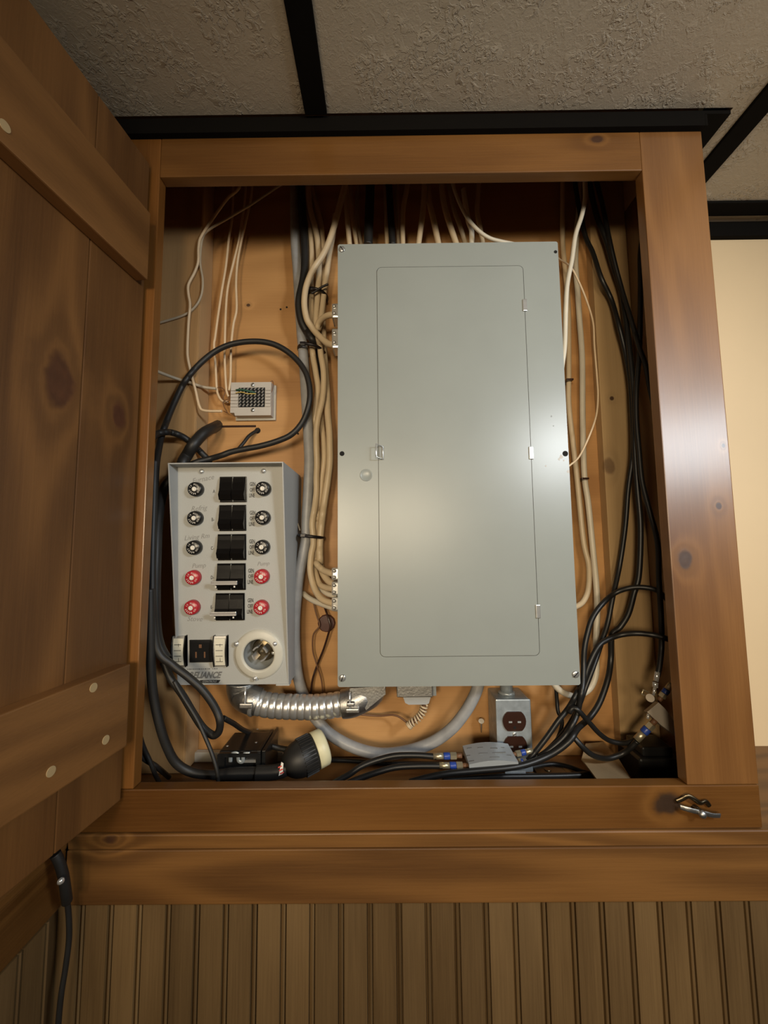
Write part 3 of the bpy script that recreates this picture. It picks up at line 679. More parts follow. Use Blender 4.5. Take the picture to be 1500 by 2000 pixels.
cable('telephone_wire', Yd([(481, 340), (479, 380), (475, 415), (467, 468), (456, 513), (445, 561), (441, 607), (439, 673), (439, 707), (442, 760), (447, 776)], .779), .0024, 'phone', 'ivory telephone wire dropping to the block, middle of the three straight ones', 'wire', g1)
cable('telephone_wire', Yd([(494, 340), (491, 380), (485, 412), (472, 468), (464, 511), (461, 553), (462, 604), (456, 633), (452, 668), (451, 690), (450, 741), (447, 765)], .777), .0024, 'phone', 'ivory telephone wire dropping to the block, rightmost of the three straight ones', 'wire', g1)
cable('grey_wire', [(300, 722, .70), (311, 727, .71), (343, 739, .735), (373, 748, .76), (397, 756, .76), (421, 759, .778)], .0030, 'gwire', 'short pale grey wire poking in from the left behind the black loop', 'wire')

# black cords above and left of the transfer switch
YK = .745
cable('looped_cable', [(300, 1010, .655), (303, 940, .66), (306, 901, .67), (311, 872, .69), (315, 853, .70), (327, 819, .715), (343, 781, .73), (362, 744, YK), (389, 712, YK), (418, 688, YK), (450, 673, YK), (487, 667, YK), (522, 669, YK), (551, 680, YK), (578, 701, YK), (597, 728, .742), (605, 760, .74), (603, 792, .74), (591, 824, YK), (570, 848, YK), (543, 861, YK), (509, 871, YK), (477, 877, YK), (450, 883, YK), (434, 889, YK), (410, 896, .75), (383, 903, .76), (360, 915, .77)], .0056, 'rubber', 'black cord making a big round loop over the plywood above the transfer switch', 'cord', n=9)
cable('arching_cable', [(292, 860, .655), (306, 848, .68), (325, 844, .70), (343, 847, .72), (362, 856, .735), (381, 872, .745), (397, 888, .752), (407, 899, .76), (412, 915, .77)], .0060, 'rubber', 'short black cord arching behind the transfer switch from the left stile', 'cord')
cable('black_hose', [(428, 829, .812), (421, 833, .785), (411, 838, .757), (397, 847, .737), (379, 867, .732), (366, 888, .732), (357, 904, .733), (352, 930, .733)], .0105, 'rubber', 'thick black jacketed cable coming out of a hole above the transfer switch', 'cable')
cable('thin_black_wire', [(506, 836, .81), (503, 840, .798), (487, 851, .782), (474, 867, .772), (461, 880, .765), (439, 888, .762), (418, 895, .763), (395, 905, .77)], .0034, 'rubber', 'thin black wire entering a small hole in the plywood above the transfer switch', 'wire')
gl = 'heavy black cords left of the transfer switch'
cable('power_cable', [(352, 915, .72), (330, 940, .70), (318, 960, .695), (309, 1010, .67), (305, 1080, .655), (303, 1150, .652), (304, 1220, .652), (311, 1262, .654), (326, 1290, .656)], .0085, 'rubber', 'black cord running down between the left stile and the transfer switch', 'cord', gl)
cable('power_cable', [(303, 900, .655), (301, 950, .65), (300, 990, .645), (298, 1060, .64), (297, 1130, .638), (299, 1200, .638), (308, 1270, .642), (336, 1298, .648), (366, 1321, .652), (394, 1346, .656), (417, 1377, .66), (429, 1405, .662), (428, 1427, .664), (417, 1436, .666), (397, 1422, .668), (378, 1394, .668), (358, 1360, .668), (344, 1340, .668), (333, 1324, .668), (318, 1290, .668)], .0060, 'rubber', 'black cord hanging in a long drooping loop below the transfer switch corner', 'cord', gl, n=9)
cable('slack_cable', [(340, 1330, .662), (352, 1352, .66), (383, 1402, .655), (400, 1438, .65), (414, 1472, .645), (424, 1506, .643), (426, 1530, .645)], .0030, 'rubber', 'thin flat black cord slanting in front of the black adapter box', 'cord')
zf = LED
def fl(u, v, r): return atz(u, v, zf+r)
cable('slack_cable', [(272, 1430, .64), (280, 1458, .65), (294, 1489, .66), (303, 1512, .668), fl(312, 1530, .004)], .0034, 'rubber', 'short black cord end in the lower left cabinet corner, standing steeply', 'cord')
cable('slack_cable', [(272, 1466, .655), (282, 1482, .66), (305, 1497, .668), fl(330, 1518, .006)], .0040, 'rubber', 'short black cord end in the lower left cabinet corner, lying flatter', 'cord')

# generator cord with its big locking plug
gp = thing('generator_cord', 'thick black generator cord ending in a ribbed plug with cream collar', 'power cord', fl(560, 1510, 0))
cpath = [keepoff(p, .0072) for p in [at(293, 1150, .632), at(294, 1220, .633), at(295, 1304, .636), at(300, 1360, .64), at(312, 1416, .645), at(326, 1458, .652), at(344, 1490, .660), at(374, 1508, .668), at(414, 1513, .672), at(456, 1511, .675), at(500, 1510, .678), at(548, 1508, .680)]]
cc = obj('cord', MB().tube(smoothpath(cpath, 9), 0, 14, rf=lambda t: .0068 if t < .72 else .0068+.0022*min(1, (t-.72)/.1)), 'rubber', gp)
a0 = at(546, 1508, .680); ax = (at(628, 1461, .715)-at(556, 1500, .683)).normalized()
pf0 = frame(a0, ax)
RB = .029
a1 = at(562, 1494, .685); ax = (at(633, 1457, .715)-a1).normalized(); pf = frame(a1, ax)
obj('cord_grip', MB().tube(smoothpath([at(500, 1510, .678), at(530, 1509, .679), at(552, 1504, .681), at(568, 1494, .686)], 8), .0115, 18), 'rubber', gp)
LB = .047
obj('plug_body', MB().lathe([(.014, -.006), (.020, 0), (.0245, .006), (.0275, .014), (.0285, .018), (RB, .022), (RB, LB), (.010, LB)], pf, 40), 'rubber', gp)
for k in range(32):
    a = 2*math.pi*k/32; Q = pf @ Matrix.Rotation(a, 4, 'Z')
    obj('rib', MB().box(RB-.001, RB+.0020, -.0012, .0012, .023, LB-.003, bev=.0004, mat=Q), 'rubber', gp)
obj('collar', MB().lathe([(RB-.001, LB), (RB+.001, LB+.001), (RB+.0005, LB+.017), (RB-.003, LB+.020), (.0001, LB+.020)], pf, 40), 'plugcream', gp)
tg = at(549, 1503, .668); obj('warning_tag', MB().prism([(-.0035, -.009), (.003, -.006), (.0035, .009), (.0, .011)], .0006, frame(tg, V((0, -1, .15)))), 'white', gp)
for k in range(3): obj('tag_stripe', MB().box(-.0032, .003, -.006+.0048*k, -.0040+.0048*k, .0006, .0009, mat=frame(tg, V((0, -1, .15))) @ Matrix.Rotation(.4, 4, 'Z')), 'redtag', gp)
# black adapter box
ab = thing('adapter_box', 'black plastic adapter box with bare metal contacts beside the generator plug', 'adapter', fl(470, 1497, 0))
ax0, ax1 = at(427, 1490, .70).x, at(511, 1490, .70).x; az1 = at(470, 1467, .70).z; abz = LED+.004
obj('case', B(ax0, ax1, .700, .770, LED+.006, az1, bev=.003), 'black', ab)
obj('case_front', ringplate(rrect(ax0, ax1, LED+.008, az1-.001, .003), rrect(ax0+.012, ax1-.008, LED+.013, az1-.007, .002), .694, .7005), 'black', ab)
obj('contact', MB().tube(smoothpath([at(450, 1488, .697), at(452, 1474, .697), at(464, 1472, .696), at(466, 1486, .696), at(474, 1487, .696), at(476, 1474, .696), at(488, 1472, .696)], 5), .0034, 8, flat=.5), 'galv', ab)
obj('contact', B(at(474, 1485, .697).x, at(508, 1485, .697).x, .696, .699, at(490, 1489, .697).z, at(490, 1484, .697).z), 'steel', ab)
for u in (514, 523):
    x = at(u, 1460, .72).x; obj('end_plate', B(x-.003, x+.003, .696, .775, LED+.003, az1+.002, bev=.0008), 'black', ab)
for u, v in ((444, 1457), (500, 1450), (503, 1424)): p = atz(u, v, az1); screw('screw', p, (0, 0, 1), .0022, ab, 'steel', slot=False)
cable('adapter_lead', [(436, 1402, .668), (456, 1413, .70), (472, 1424, .74), (490, 1433, .775), (500, 1445, .79)], .0042, 'rubber', 'short black lead running from the drooping loop to the adapter box', 'cord')
cable('adapter_lead', [(524, 1455, .74), (545, 1461, .745), (565, 1464, .75), (590, 1466, .76)], .0048, 'rubber', 'short black lead between adapter box and generator plug', 'cord')
tag(obj('pale_board', B(SL+.005, -.20, .785, .797, LED+.0005, LED+.018, bev=.001), 'white_rough'), 'pale board strip lying along the back of the cabinet floor', 'board')

# ================================================================== cables left of the breaker panel
cable('service_cable', [(576, 330, .78), (576, 367, .78), (577, 473, .78), (581, 527, .78), (584, 580, .78), (588, 640, .775), (593, 700, .77), (598, 780, .768), (602, 850, .766), (604, 900, .766), (602, 960, .766), (599, 1010, .766), (598, 1050, .766), (592, 1085, .765), (585, 1120, .765), (580, 1160, .765), (576, 1210, .765), (576, 1260, .765), (580, 1310, .767), (590, 1350, .77), (604, 1385, .77), (620, 1407, .765), (645, 1434, .76), (690, 1459, .755), (740, 1472, .75), (790, 1468, .745), (840, 1452, .74), (880, 1425, .735), (907, 1393, .732), (925, 1362, .73), (934, 1338, .73), (935, 1320, .73)], .0102, 'seu', 'thick grey service cable looping under the breaker panel into its underside', 'cable', seg=14)
cable('black_cable', [(586, 330, .77), (587, 367, .77), (591, 420, .768), (595, 473, .765), (595, 521, .762), (591, 553, .758), (585, 580, .755), (584, 601, .755), (589, 628, .757), (600, 649, .762), (613, 668, .77), (625, 700, .785), (628, 760, .79)], .0078, 'rubber', 'black cable running down beside the cream bundle at upper left', 'cable')
gn = 'cream cables between transfer switch and breaker panel'
RN = .0060
cable('cream_cable', [(680, 335, .745), (672, 369, .745), (664, 399, .745), (648, 457, .742), (632, 495, .742), (613, 524, .742), (602, 548, .742), (596, 570, .742), (594.5, 596, .742), (599, 622, .742), (608, 638, .742), (621, 654, .738), (639, 670, .73), (652, 674, .722), (662, 675, .72)], .0062, 'nm', 'cream cable bowing out left and curving into the lower metal clamp', 'cable', gn)
cable('cream_cable', [(600, 340, .775), (597, 405, .775), (605, 447, .775), (609, 489, .773), (608, 569, .773), (608, 633, .773), (611, 691, .768), (616, 722, .766), (621, 758, .766), (618, 784, .768), (615, 813, .772), (616, 841, .778), (620, 880, .78), (624, 940, .78), (622, 992, .776), (617, 1027, .772), (616, 1076, .768), (617, 1097, .762), (629, 1112, .742), (645, 1119, .726), (660, 1123, .72)], RN, 'nm', 'cream cable turning into the panel side, topmost of the low entries', 'cable', gn)
cable('cream_cable', [(603, 340, .768), (604, 400, .768), (616, 447, .767), (621, 479, .766), (623, 527, .766), (620, 580, .766), (617, 633, .766), (624, 670, .762), (627, 694, .758), (632, 725, .757), (632, 758, .757), (629, 785, .756), (622, 813, .756), (618, 841, .757), (618, 876, .758), (619, 904, .76), (618, 932, .76), (618, 960, .76), (615, 989, .758), (610, 1020, .757), (611, 1041, .757), (612, 1062, .755), (608, 1083, .752), (606, 1111, .748), (611, 1139, .742), (620, 1160, .734), (633, 1173, .726), (660, 1181, .72)], RN, 'nm', 'cream cable snaking down and sweeping in a long curve into the panel side', 'cable', gn)
cable('cream_cable', [(608, 340, .785), (608, 369, .785), (619, 409, .785), (627, 447, .783), (629, 480, .78), (632, 540, .78), (630, 620, .78), (634, 700, .78), (639, 772, .772), (640, 806, .768), (643, 841, .765), (644, 869, .764), (644, 904, .764), (640, 939, .764), (637, 960, .764), (632, 992, .764), (627, 1034, .764), (625, 1062, .764), (625, 1090, .762), (629, 1115, .758), (643, 1136, .742), (661, 1143, .72)], .0068, 'nm', 'broad cream cable at the panel side of the bundle', 'cable', gn)
cable('cream_cable', [(655, 420, .77), (650, 460, .77), (643, 497, .768), (639, 527, .766), (635, 553, .766), (632, 580, .766), (629, 607, .764), (624, 636, .757), (620, 643, .752), (622, 632, .746), (630, 622, .736), (641, 616, .726), (655, 614, .72), (663, 614, .72)], .0058, 'nm', 'cream cable hooking up into the upper metal clamp', 'cable', gn)
cable('cream_cable', [(626, 790, .785), (629, 834, .78), (632, 862, .775), (633, 897, .772), (629, 932, .772), (626, 960, .772), (621, 1000, .775), (614, 1060, .775), (612, 1100, .768), (622, 1136, .75), (634, 1147, .735), (661, 1151, .72)], .0056, 'nm', 'cream cable half hidden in the middle of the bundle', 'cable', gn)
cable('cream_cable', [(618, 1120, .77), (625, 1146, .755), (640, 1160, .735), (661, 1164, .72)], .0048, 'nm2', 'short pale cable curving in behind the others low on the panel side', 'cable', gn)
cable('cream_cable', [(592, 1158, .782), (598, 1164, .775), (612, 1173, .76), (633, 1181, .742), (650, 1187, .727), (664, 1190, .72)], .0054, 'nm2', 'short pale cable coming from behind the grey service cable, lowest entry', 'cable', gn)
def ziptie(u, v, hw, Y, tilt, label, dy=.03):
    c = at(u, v, Y); P = []
    for k in range(28):
        a = 2*math.pi*k/28; P.append(c+V((hw*math.cos(a), dy*math.sin(a), -tilt*hw*math.cos(a))))
    t = thing('zip_tie', label, 'zip tie', c, 'black zip ties on the cables')
    obj('strap', MB().tube(P, .0030, 8, closed=True), 'tie', t)
    h = c+V((-hw*.45, -dy*.9, hw*tilt*.45)); obj('head', B(h.x-.006, h.x+.005, h.y-.004, h.y+.003, h.z-.003, h.z+.0035, bev=.001), 'tie', t)
    return t
t = ziptie(609, 687, .0265, .775, .16, 'black zip tie round cables just below the two upper clamps', .031)
t = ziptie(609, 1048, .0245, .77, .12, 'black zip tie round cables beside the transfer switch buttons', .027)
t = ziptie(621, 579, .0190, .776, .16, 'black zip tie with a long loose tail above the upper clamp', .024)
obj('tail', MB().tube(smoothpath(pts([(608, 573), (618, 568), (628, 561), (641, 555)], .748)), .0022, 8), 'tie', t)
# brown wires and disc
cable('brown_wire', [(612, 1175, .79), (618, 1200, .788), (624, 1222, .785), (612, 1240, .785), (611, 1270, .787), (618, 1296, .787), (628, 1330, .787), (631, 1370, .787)], .0015, 'copper', 'thin brown wire waving down behind the flexible conduit', 'wire', 'thin brown wires beside the panel')
cable('brown_wire', [(634, 1186, .79), (640, 1203, .782), (645, 1222, .779), (642, 1236, .78), (632, 1268, .786), (620, 1298, .787), (610, 1330, .787), (606, 1370, .787)], .0020, 'brown', 'dark brown wire running over the round brown disc', 'wire', 'thin brown wires beside the panel')
dp = at(637, 1218, .79); tag(obj('brown_disc', MB().lathe([(.016, 0), (.0172, .002), (.0172, .006), (.0155, .0078), (.0001, .0082)], frame(V((dp.x, .7993, dp.z)), (0, -1, 0)), 12, smooth=False), 'browndisc'), 'round dark red-brown disc on the plywood left of the breaker panel', 'disc')
tag(obj('thin_tie_wire', MB().tube(smoothpath(pts([(566, 1000, .785), (573, 1003, .778), (580, 1018, .775), (586, 1036, .765)])), .0014, 6), 'gwire'), 'thin grey wire end sticking out at the transfer switch side', 'wire')

# ================================================================== cables above the breaker panel
gt = 'cables rising from the top of the breaker panel'
tops = [([(674, 330), (677, 405), (683, 480)], .0052, 'nm', .76), ([(683, 345), (688, 420), (697, 480)], .0046, 'nm', .775), ([(724, 330), (722, 400), (719, 480)], .0092, 'rubber', .755),
        ([(752, 330), (754, 400), (756, 480)], .0045, 'nm', .775), ([(758, 330), (762, 400), (767, 480)], .0070, 'rubber', .765), ([(775, 350), (776, 420), (778, 480)], .0042, 'gwire', .785),
        ([(797, 330), (795, 366), (787, 413), (787, 480)], .0050, 'nm', .765), ([(830, 330), (829, 366), (826, 413), (817, 480)], .0056, 'nm', .755), ([(832, 330), (838, 390), (848, 435), (857, 480)], .0062, 'nm', .762),
        ([(860, 330), (864, 377), (872, 417), (893, 482)], .0060, 'nm', .758), ([(875, 350), (886, 406), (899, 443), (911, 482)], .0048, 'gwire', .775), ([(905, 370), (914, 428), (921, 450), (921, 484)], .0054, 'nm2', .76),
        ([(936, 330), (934, 373), (932, 413), (938, 446), (944, 482)], .0050, 'nm', .772), ([(700, 350), (697, 420), (706, 482)], .0040, 'gwire', .788)]
nmn = {'nm': 'cream', 'nm2': 'pale', 'rubber': 'black', 'gwire': 'dull grey'}
lab = ['cream cable at the left end of the row rising above the panel', 'thin cream cable second in the row rising above the panel', 'thick black cable rising above the panel', 'thin cream cable between two black ones above the panel', 'thinner of the two black cables rising above the panel',
       'dull thin cable just right of the thinner black one above the panel', 'cream cable with a slight kink above the panel', 'straight cream cable leaning right above the panel', 'broad cream cable leaning left, first of three alike above the panel', 'broad cream cable leaning strongly left above the panel',
       'dull cable half hidden behind broad cream ones above the panel', 'pale cable standing upright, partly covered by the bright wire', 'cream cable at the right end of the row rising above the panel', 'dull thin cable at the back of the row above the panel']
for (pl, r, mt, Y), lb in zip(tops, lab): cable('branch_cable', Yd(pl, Y), r, mt, lb, 'cable', gt)
cable('bright_wire', Yd([(882, 330), (884.5, 358), (894, 388), (912, 424), (934, 450), (956, 465), (980, 472), (1004, 477)], .735)+[(1015, 482, .74)], .0036, 'nm2', 'thin bright ivory cable curving over the top edge of the panel', 'cable')
# ================================================================== cables right of the panel
gr = 'pale cables right of the breaker panel'
cable('white_cable', Yd([(1143, 320), (1143, 357), (1143, 388), (1136, 422), (1124, 460), (1117, 508), (1108, 556), (1105, 604), (1103, 674), (1098, 715), (1092, 755)], .70), .0042, 'nm2', 'pale cable crossing in front and slipping behind the panel edge', 'cable', gr)
cable('white_cable', [(1099, 330, .785), (1099, 395, .785), (1099, 472, .785), (1104, 532, .785), (1110, 604, .785), (1111, 724, .785), (1111, 790, .782), (1119, 865, .778), (1126, 925, .775), (1132, 985, .772), (1140, 1060, .77), (1150, 1105, .765), (1149, 1150, .755), (1138, 1176, .745), (1120, 1187, .735)], .0050, 'nm', 'cream cable hugging the panel and curling into its right side low down', 'cable', gr)
cable('white_cable', [(1131, 330, .785), (1131, 400, .785), (1126, 455, .785), (1124, 513, .785), (1128, 568, .785), (1132, 628, .785), (1137, 700, .785), (1138, 820, .785), (1141, 925, .783), (1149, 985, .78), (1158, 1075, .778), (1165, 1150, .775), (1166, 1200, .77), (1164, 1260, .765), (1164, 1313, .76), (1155, 1340, .757), (1141, 1353, .753), (1123, 1360, .748), (1101, 1353, .742), (1085, 1340, .738), (1078, 1325, .735)], .0056, 'nm2', 'long pale cable looping under the panel corner into its bottom', 'cable', gr)
cable('thin_white_wire', [(1085, 500, .78), (1095, 508, .76), (1112, 519, .73), (1124, 537, .725), (1143, 580, .72), (1158, 628, .72), (1161, 676, .72), (1166, 736, .72), (1168, 775, .72), (1164, 814, .72), (1149, 856, .715), (1131, 892, .705), (1114, 908, .69), (1106, 914, .685)], .0017, 'phone', 'very thin ivory wire bowing out beside the right panel edge', 'wire')
for u, v, Y in ((1112, 742, .776), (1142, 935, .772)):
    p = at(u, v, Y); tag(obj('cable_staple', B(p.x-.007, p.x+.007, p.y-.004, YB-.001, p.z-.0018, p.z+.0018, bev=.0006), 'brown'), 'dark staple across pale cable, %s' % ('upper one, level with the panel middle' if v < 800 else 'lower one, below the panel middle'), 'staple', 'dark cable staples')
RX = .0044
gc = 'black coaxial cables in the right of the cabinet'
def sY(u): return min(.785, max(.64, .413*F/(u-750)))    # depth that keeps a cable just off the right side boards
cable('coax_cable', [(1118, 320, .780), (1130, 400, 0.770), (1143, 460, 0.770), (1158, 494, 0.759), (1174, 542, 0.748), (1194, 585, 0.757), (1208, 633, 0.745), (1220, 683, 0.750), (1230, 740, 0.745), (1234, 796, 0.740), (1236, 850, 0.740), (1235, 895, 0.740), (1227, 955, 0.745), (1221, 1030, 0.750), (1210, 1105, 0.755), (1197, 1165, 0.743), (1186, 1220, 0.737), (1171, 1260, 0.729), (1149, 1303, 0.716), (1133, 1340, 0.707), (1112, 1380, 0.700), (1091, 1407, 0.700), (1067, 1441, 0.700), (1037, 1479, 0.700), (1026, 1488, 0.700)], RX, 'coax', 'black coaxial cable leading from the upper right down to the grey splitter', 'cable', gc)
cable('coax_cable', [(1150, 350, 0.767), (1165, 419, 0.761), (1184, 470, 0.746), (1198, 520, 0.754), (1213, 568, 0.755), (1222, 623, 0.745), (1230, 688, 0.735), (1237, 760, 0.730), (1240, 820, 0.728), (1240, 880, 0.730), (1245, 955, 0.730), (1251, 1030, 0.730), (1248, 1120, 0.732), (1238, 1160, 0.735), (1227, 1199, 0.740), (1211, 1225, 0.745), (1195, 1241, 0.746), (1193, 1287, 0.750), (1187, 1327, 0.738), (1171, 1372, 0.729), (1152, 1401, 0.722), (1128, 1423, 0.701), (1112, 1447, 0.690), (1080, 1471, 0.685), (1040, 1489, 0.678), (999, 1499, 0.672), (937, 1505, 0.670), (876, 1511, 0.668), (839, 1518, 0.668), (800, 1528, 0.668)], .0050, 'coax', 'black coaxial cable sweeping across in front of the grey splitter', 'cable', gc)
cable('coax_cable', [(1150, 310, .760), (1172, 380, 0.753), (1195, 490, 0.742), (1213, 560, 0.743), (1232, 623, 0.728), (1246, 671, 0.715), (1261, 714, 0.705), (1269, 757, 0.698), (1280, 800, 0.692), (1305, 870, 0.67)], .0042, 'coax', 'black coaxial cable crossing right and vanishing behind the stile', 'cable', gc)
cable('coax_cable', [(1285, 380, 0.700), (1262, 430, 0.705), (1251, 490, 0.715), (1251, 556, 0.720), (1250, 652, 0.718), (1248, 700, 0.717), (1243, 760, 0.717), (1243, 820, 0.718), (1248, 880, 0.716), (1254, 940, 0.712), (1269, 1000, 0.702), (1284, 1060, 0.692), (1287, 1135, 0.690), (1291, 1200, 0.689), (1292, 1260, 0.689), (1288, 1300, 0.691), (1284, 1320, 0.692)], .0046, 'coax', 'black coaxial cable running straight down to the splitter on the side boards', 'cable', gc)
cable('coax_cable', [(1310, 1180, 0.685), (1299, 1167, 0.690), (1280, 1152, 0.695), (1253, 1147, 0.705), (1227, 1149, 0.715), (1200, 1159, 0.725), (1176, 1180, 0.717), (1157, 1207, 0.713), (1147, 1239, 0.710), (1141, 1273, 0.708), (1139, 1327, 0.706), (1133, 1367, 0.700), (1125, 1400, 0.694), (1105, 1435, 0.690), (1075, 1463, 0.693), (1050, 1480, 0.700)], .0046, 'coax', 'black coaxial cable arching up and over in a tall hoop', 'cable', gc)
cable('coax_cable', [(1318, 1252, 0.682), (1304, 1248, 0.685), (1280, 1241, 0.692), (1245, 1237, 0.702), (1213, 1240, 0.715), (1187, 1249, 0.715), (1168, 1263, 0.711), (1150, 1300, 0.708), (1136, 1345, .705), (1118, 1390, .70)], .0046, 'coax', 'short black coaxial cable crossing level below the tall hoop', 'cable', gc)
cable('coax_cable', [(1112, 1392, 0.700), (1118, 1383, 0.700), (1128, 1386, 0.696), (1149, 1409, 0.697), (1171, 1433, 0.703), (1192, 1447, 0.709), (1219, 1451, 0.708), (1243, 1445, 0.702)], .0042, 'coax', 'black coaxial cable drooping to the blue-banded fitting, upper of two', 'cable', gc)
cable('coax_cable', [(1105, 1425, 0.700), (1120, 1439, 0.695), (1139, 1460, 0.694), (1160, 1476, 0.700), (1187, 1481, 0.710), (1213, 1473, 0.712), (1232, 1460, 0.707), (1246, 1446, 0.702)], .0046, 'coax', 'black coaxial cable drooping to the blue-banded fitting, lower of two', 'cable', gc)
cable('coax_cable', [(1086, 1345, 0.750), (1088, 1370, 0.750), (1090, 1390, 0.745), (1098, 1412, 0.735), (1085, 1450, 0.720), (1055, 1478, 0.710)], .0034, 'coax', 'thin black cable dropping beside the outlet box', 'cable', gc)
cable('coax_cable', [(1192, 1190, .765), (1180, 1240, .750), (1160, 1300, 0.730), (1145, 1340, 0.726), (1128, 1385, 0.719), (1105, 1425, 0.710), (1075, 1460, 0.705), (1045, 1485, 0.700)], .0040, 'coax', 'black coaxial cable at the back of the bunch beside the outlet box', 'cable', gc)
gb = 'black coaxial cables lying on the cabinet floor'
cable('coax_cable', [(852, 1478, .69), (815, 1475, .69), (772, 1476, .69), (738, 1484, .69), (707, 1496, .685), (683, 1512, .68), (661, 1524, .676), (645, 1534, .672)], .0046, 'coax', 'black coaxial cable ending in the rear left fitting of the grey splitter', 'cable', gb)
cable('coax_cable', [(864, 1496, .682), (815, 1496, .682), (772, 1499, .682), (735, 1509, .678), (701, 1521, .674), (680, 1530, .67)], .0046, 'coax', 'black coaxial cable ending in the front left fitting of the grey splitter', 'cable', gb)
cable('coax_cable', [fl(632, 1484, .004), fl(692, 1486, .004), fl(740, 1490, .004), fl(800, 1491, .004), fl(880, 1493, .004)], .0040, 'coax', 'black coaxial cable lying straight along the floor behind the others', 'cable', gb)
cable('coax_cable', [fl(1150, 1513, .005), fl(1100, 1515, .005), fl(1040, 1516, .005), fl(968, 1517, .005), fl(907, 1520, .005), fl(860, 1524, .005)], .0048, 'coax', 'black coaxial cable lying along the front lip below the grey splitter', 'cable', gb)
cable('coax_cable', [fl(1030, 1500, .005), fl(1075, 1492, .005), fl(1110, 1497, .005), fl(1140, 1508, .005), fl(1165, 1514, .005)], .0040, 'coax', 'short black cable on the floor right of the grey splitter', 'cable', gb)

# ================================================================== grey splitter on the floor
s00, s10, s11, s01 = at(899, 1456, .725), at(985, 1452, .725), at(1020, 1488, .672), at(921, 1490, .672)
sp = thing('grey_splitter', 'grey cast metal coaxial splitter with worn print lying on the cabinet floor', 'splitter', fl(955, 1480, 0))
ex = (s10-s00).normalized(); ey0 = ((s00+s10)/2-(s01+s11)/2); ey = (ey0-ex*ey0.dot(ex)).normalized(); en = ex.cross(ey)
if en.z < 0: en = -en
so = (s00+s10+s11+s01)/4; Wd = ((s10-s00).length+(s11-s01).length)/2; Dp = ey0.length
SM = Matrix((ex, ey, ex.cross(ey))).transposed().to_4x4(); SM.translation = so
pf_ = [(-Dp/2, -.010)]+[(-Dp/2+Dp*k/10, -.001+.0035*math.sin(math.pi*k/10)) for k in range(11)]+[(Dp/2, -.010)]
pfx = [(-Wd/2, -.011)]+[(-Wd/2+Wd*k/10, -.001+.0045*math.sin(math.pi*k/10)) for k in range(11)]+[(Wd/2, -.011)]
obj('splitter_body', MB().prism(pfx, Dp, SM @ Matrix(((1, 0, 0, 0), (0, 0, 1, -Dp/2), (0, 1, 0, 0), (0, 0, 0, 1)))), 'splitter', sp)
obj('mounting_tab', B(at(984, 1506, .675).x, at(1024, 1506, .675).x, .668, .69, at(1000, 1510, .67).z, at(1000, 1505, .67).z, bev=.0006), 'galv', sp)
for x, y, w_, h_ in ((-.030, .016, .008, .0022), (-.012, .012, .009, .0020), (.010, .008, .012, .0024), (.026, .012, .006, .0016), (-.036, -.004, .006, .0026), (.030, -.010, .008, .0016), (-.034, -.020, .008, .0028), (.004, -.018, .016, .0014)):
    zc_ = -.001+.0045*math.cos(x/Wd*math.pi)
    obj('worn_print', MB().box(-w_/2, w_/2, -h_/2, h_/2, -.0006, .0003, mat=SM @ Matrix.Translation((x, y, zc_)) @ Matrix.Rotation(x/Wd*.25, 4, 'Y')), 'greyink', sp)
obj('print_bar', MB().box(-.018, .026, -.006, -.0045, .0026, .0034, mat=SM), 'greyink', sp)
def fcon(a, b, r, parent, name='fitting'):
    a, b = V(a), V(b); L_ = (b-a).length; f = frame(a, b-a)
    c = obj(name, MB().lathe([(r*.92, 0), (r*.92, L_*.38)], f, 16), 'brass', parent)
    obj('blue_band', MB().lathe([(r*1.0, L_*.36), (r*1.05, L_*.40), (r*1.05, L_*.54), (r*1.0, L_*.58)], f, 16), 'blue', c)
    obj('hex_nut', MB().lathe([(r*.9, L_*.58), (r*1.15, L_*.60), (r*1.15, L_*.80), (r*.8, L_*.82)], f, 6, smooth=False), 'brass', c)
    obj('thread', MB().lathe([(r*.72, L_*.80), (r*.72, L_)], f, 14), 'copper', c)
    return c
fcon(at(846, 1477, .69), at(902, 1476, .69), .0052, sp); fcon(at(858, 1495, .682), at(914, 1495, .682), .0052, sp)
fcon(at(1040, 1466, .705), at(1000, 1474, .70), .0046, sp); fcon(at(1028, 1488, .69), at(1008, 1486, .69), .0040, sp)

# ================================================================== outlet box
ob = thing('outlet_box', 'galvanised steel surface box with two brown outlet faces below the panel', 'outlet', at(1000, 1470, .77))
p0, p1 = at(968, 1366, .738), at(1036, 1366, .738); oz1 = p0.z; oz0 = LED+.004
obj('box', B(p0.x+.001, p1.x-.001, .741, YB-.0005, oz0+.001, oz1-.0005, bev=.003), 'galv', ob)
obj('cover_plate', B(p0.x, p1.x, .738, .7408, oz0, oz1, bev=.0025), 'galv', ob)
for u, v in ((1004, 1408), (1006, 1456)):
    c = at(u, v, .738); Rr = .0208; poly = []
    for k in range(28):
        a = 2*math.pi*k/28; poly.append((c.x+Rr*math.cos(a), c.z+max(-Rr*.80, min(Rr*.80, Rr*math.sin(a)))))
    oo = obj('receptacle', MB().prism(poly, .004, XZ(.7355)), 'brown', ob)
    for dx in (-.0072, .0085): obj('slot', B(c.x+dx-.003, c.x+dx+.003, .7352, .7356, c.z-.0025, c.z+.0005), 'cup', oo)
    obj('slot', MB().cyl(V((c.x, .7352, c.z-.0105)), V((c.x, .736, c.z-.0105)), .0026, seg=12), 'hole', oo)
screw('screw', at(1005, 1434, .738), (0, -1, 0), .0036, ob, 'bright')
nb = at(990, 1350, .765); obj('nipple', MB().cyl(V((nb.x, .768, oz1-.001)), V((nb.x, .768, PZ-PH/2+.006)), .0115, seg=20).lathe([(.016, 0), (.016, .004), (.0125, .0055)], frame(V((nb.x, .768, oz1-.0004)), (0, 0, 1)), 8), 'galv', ob)
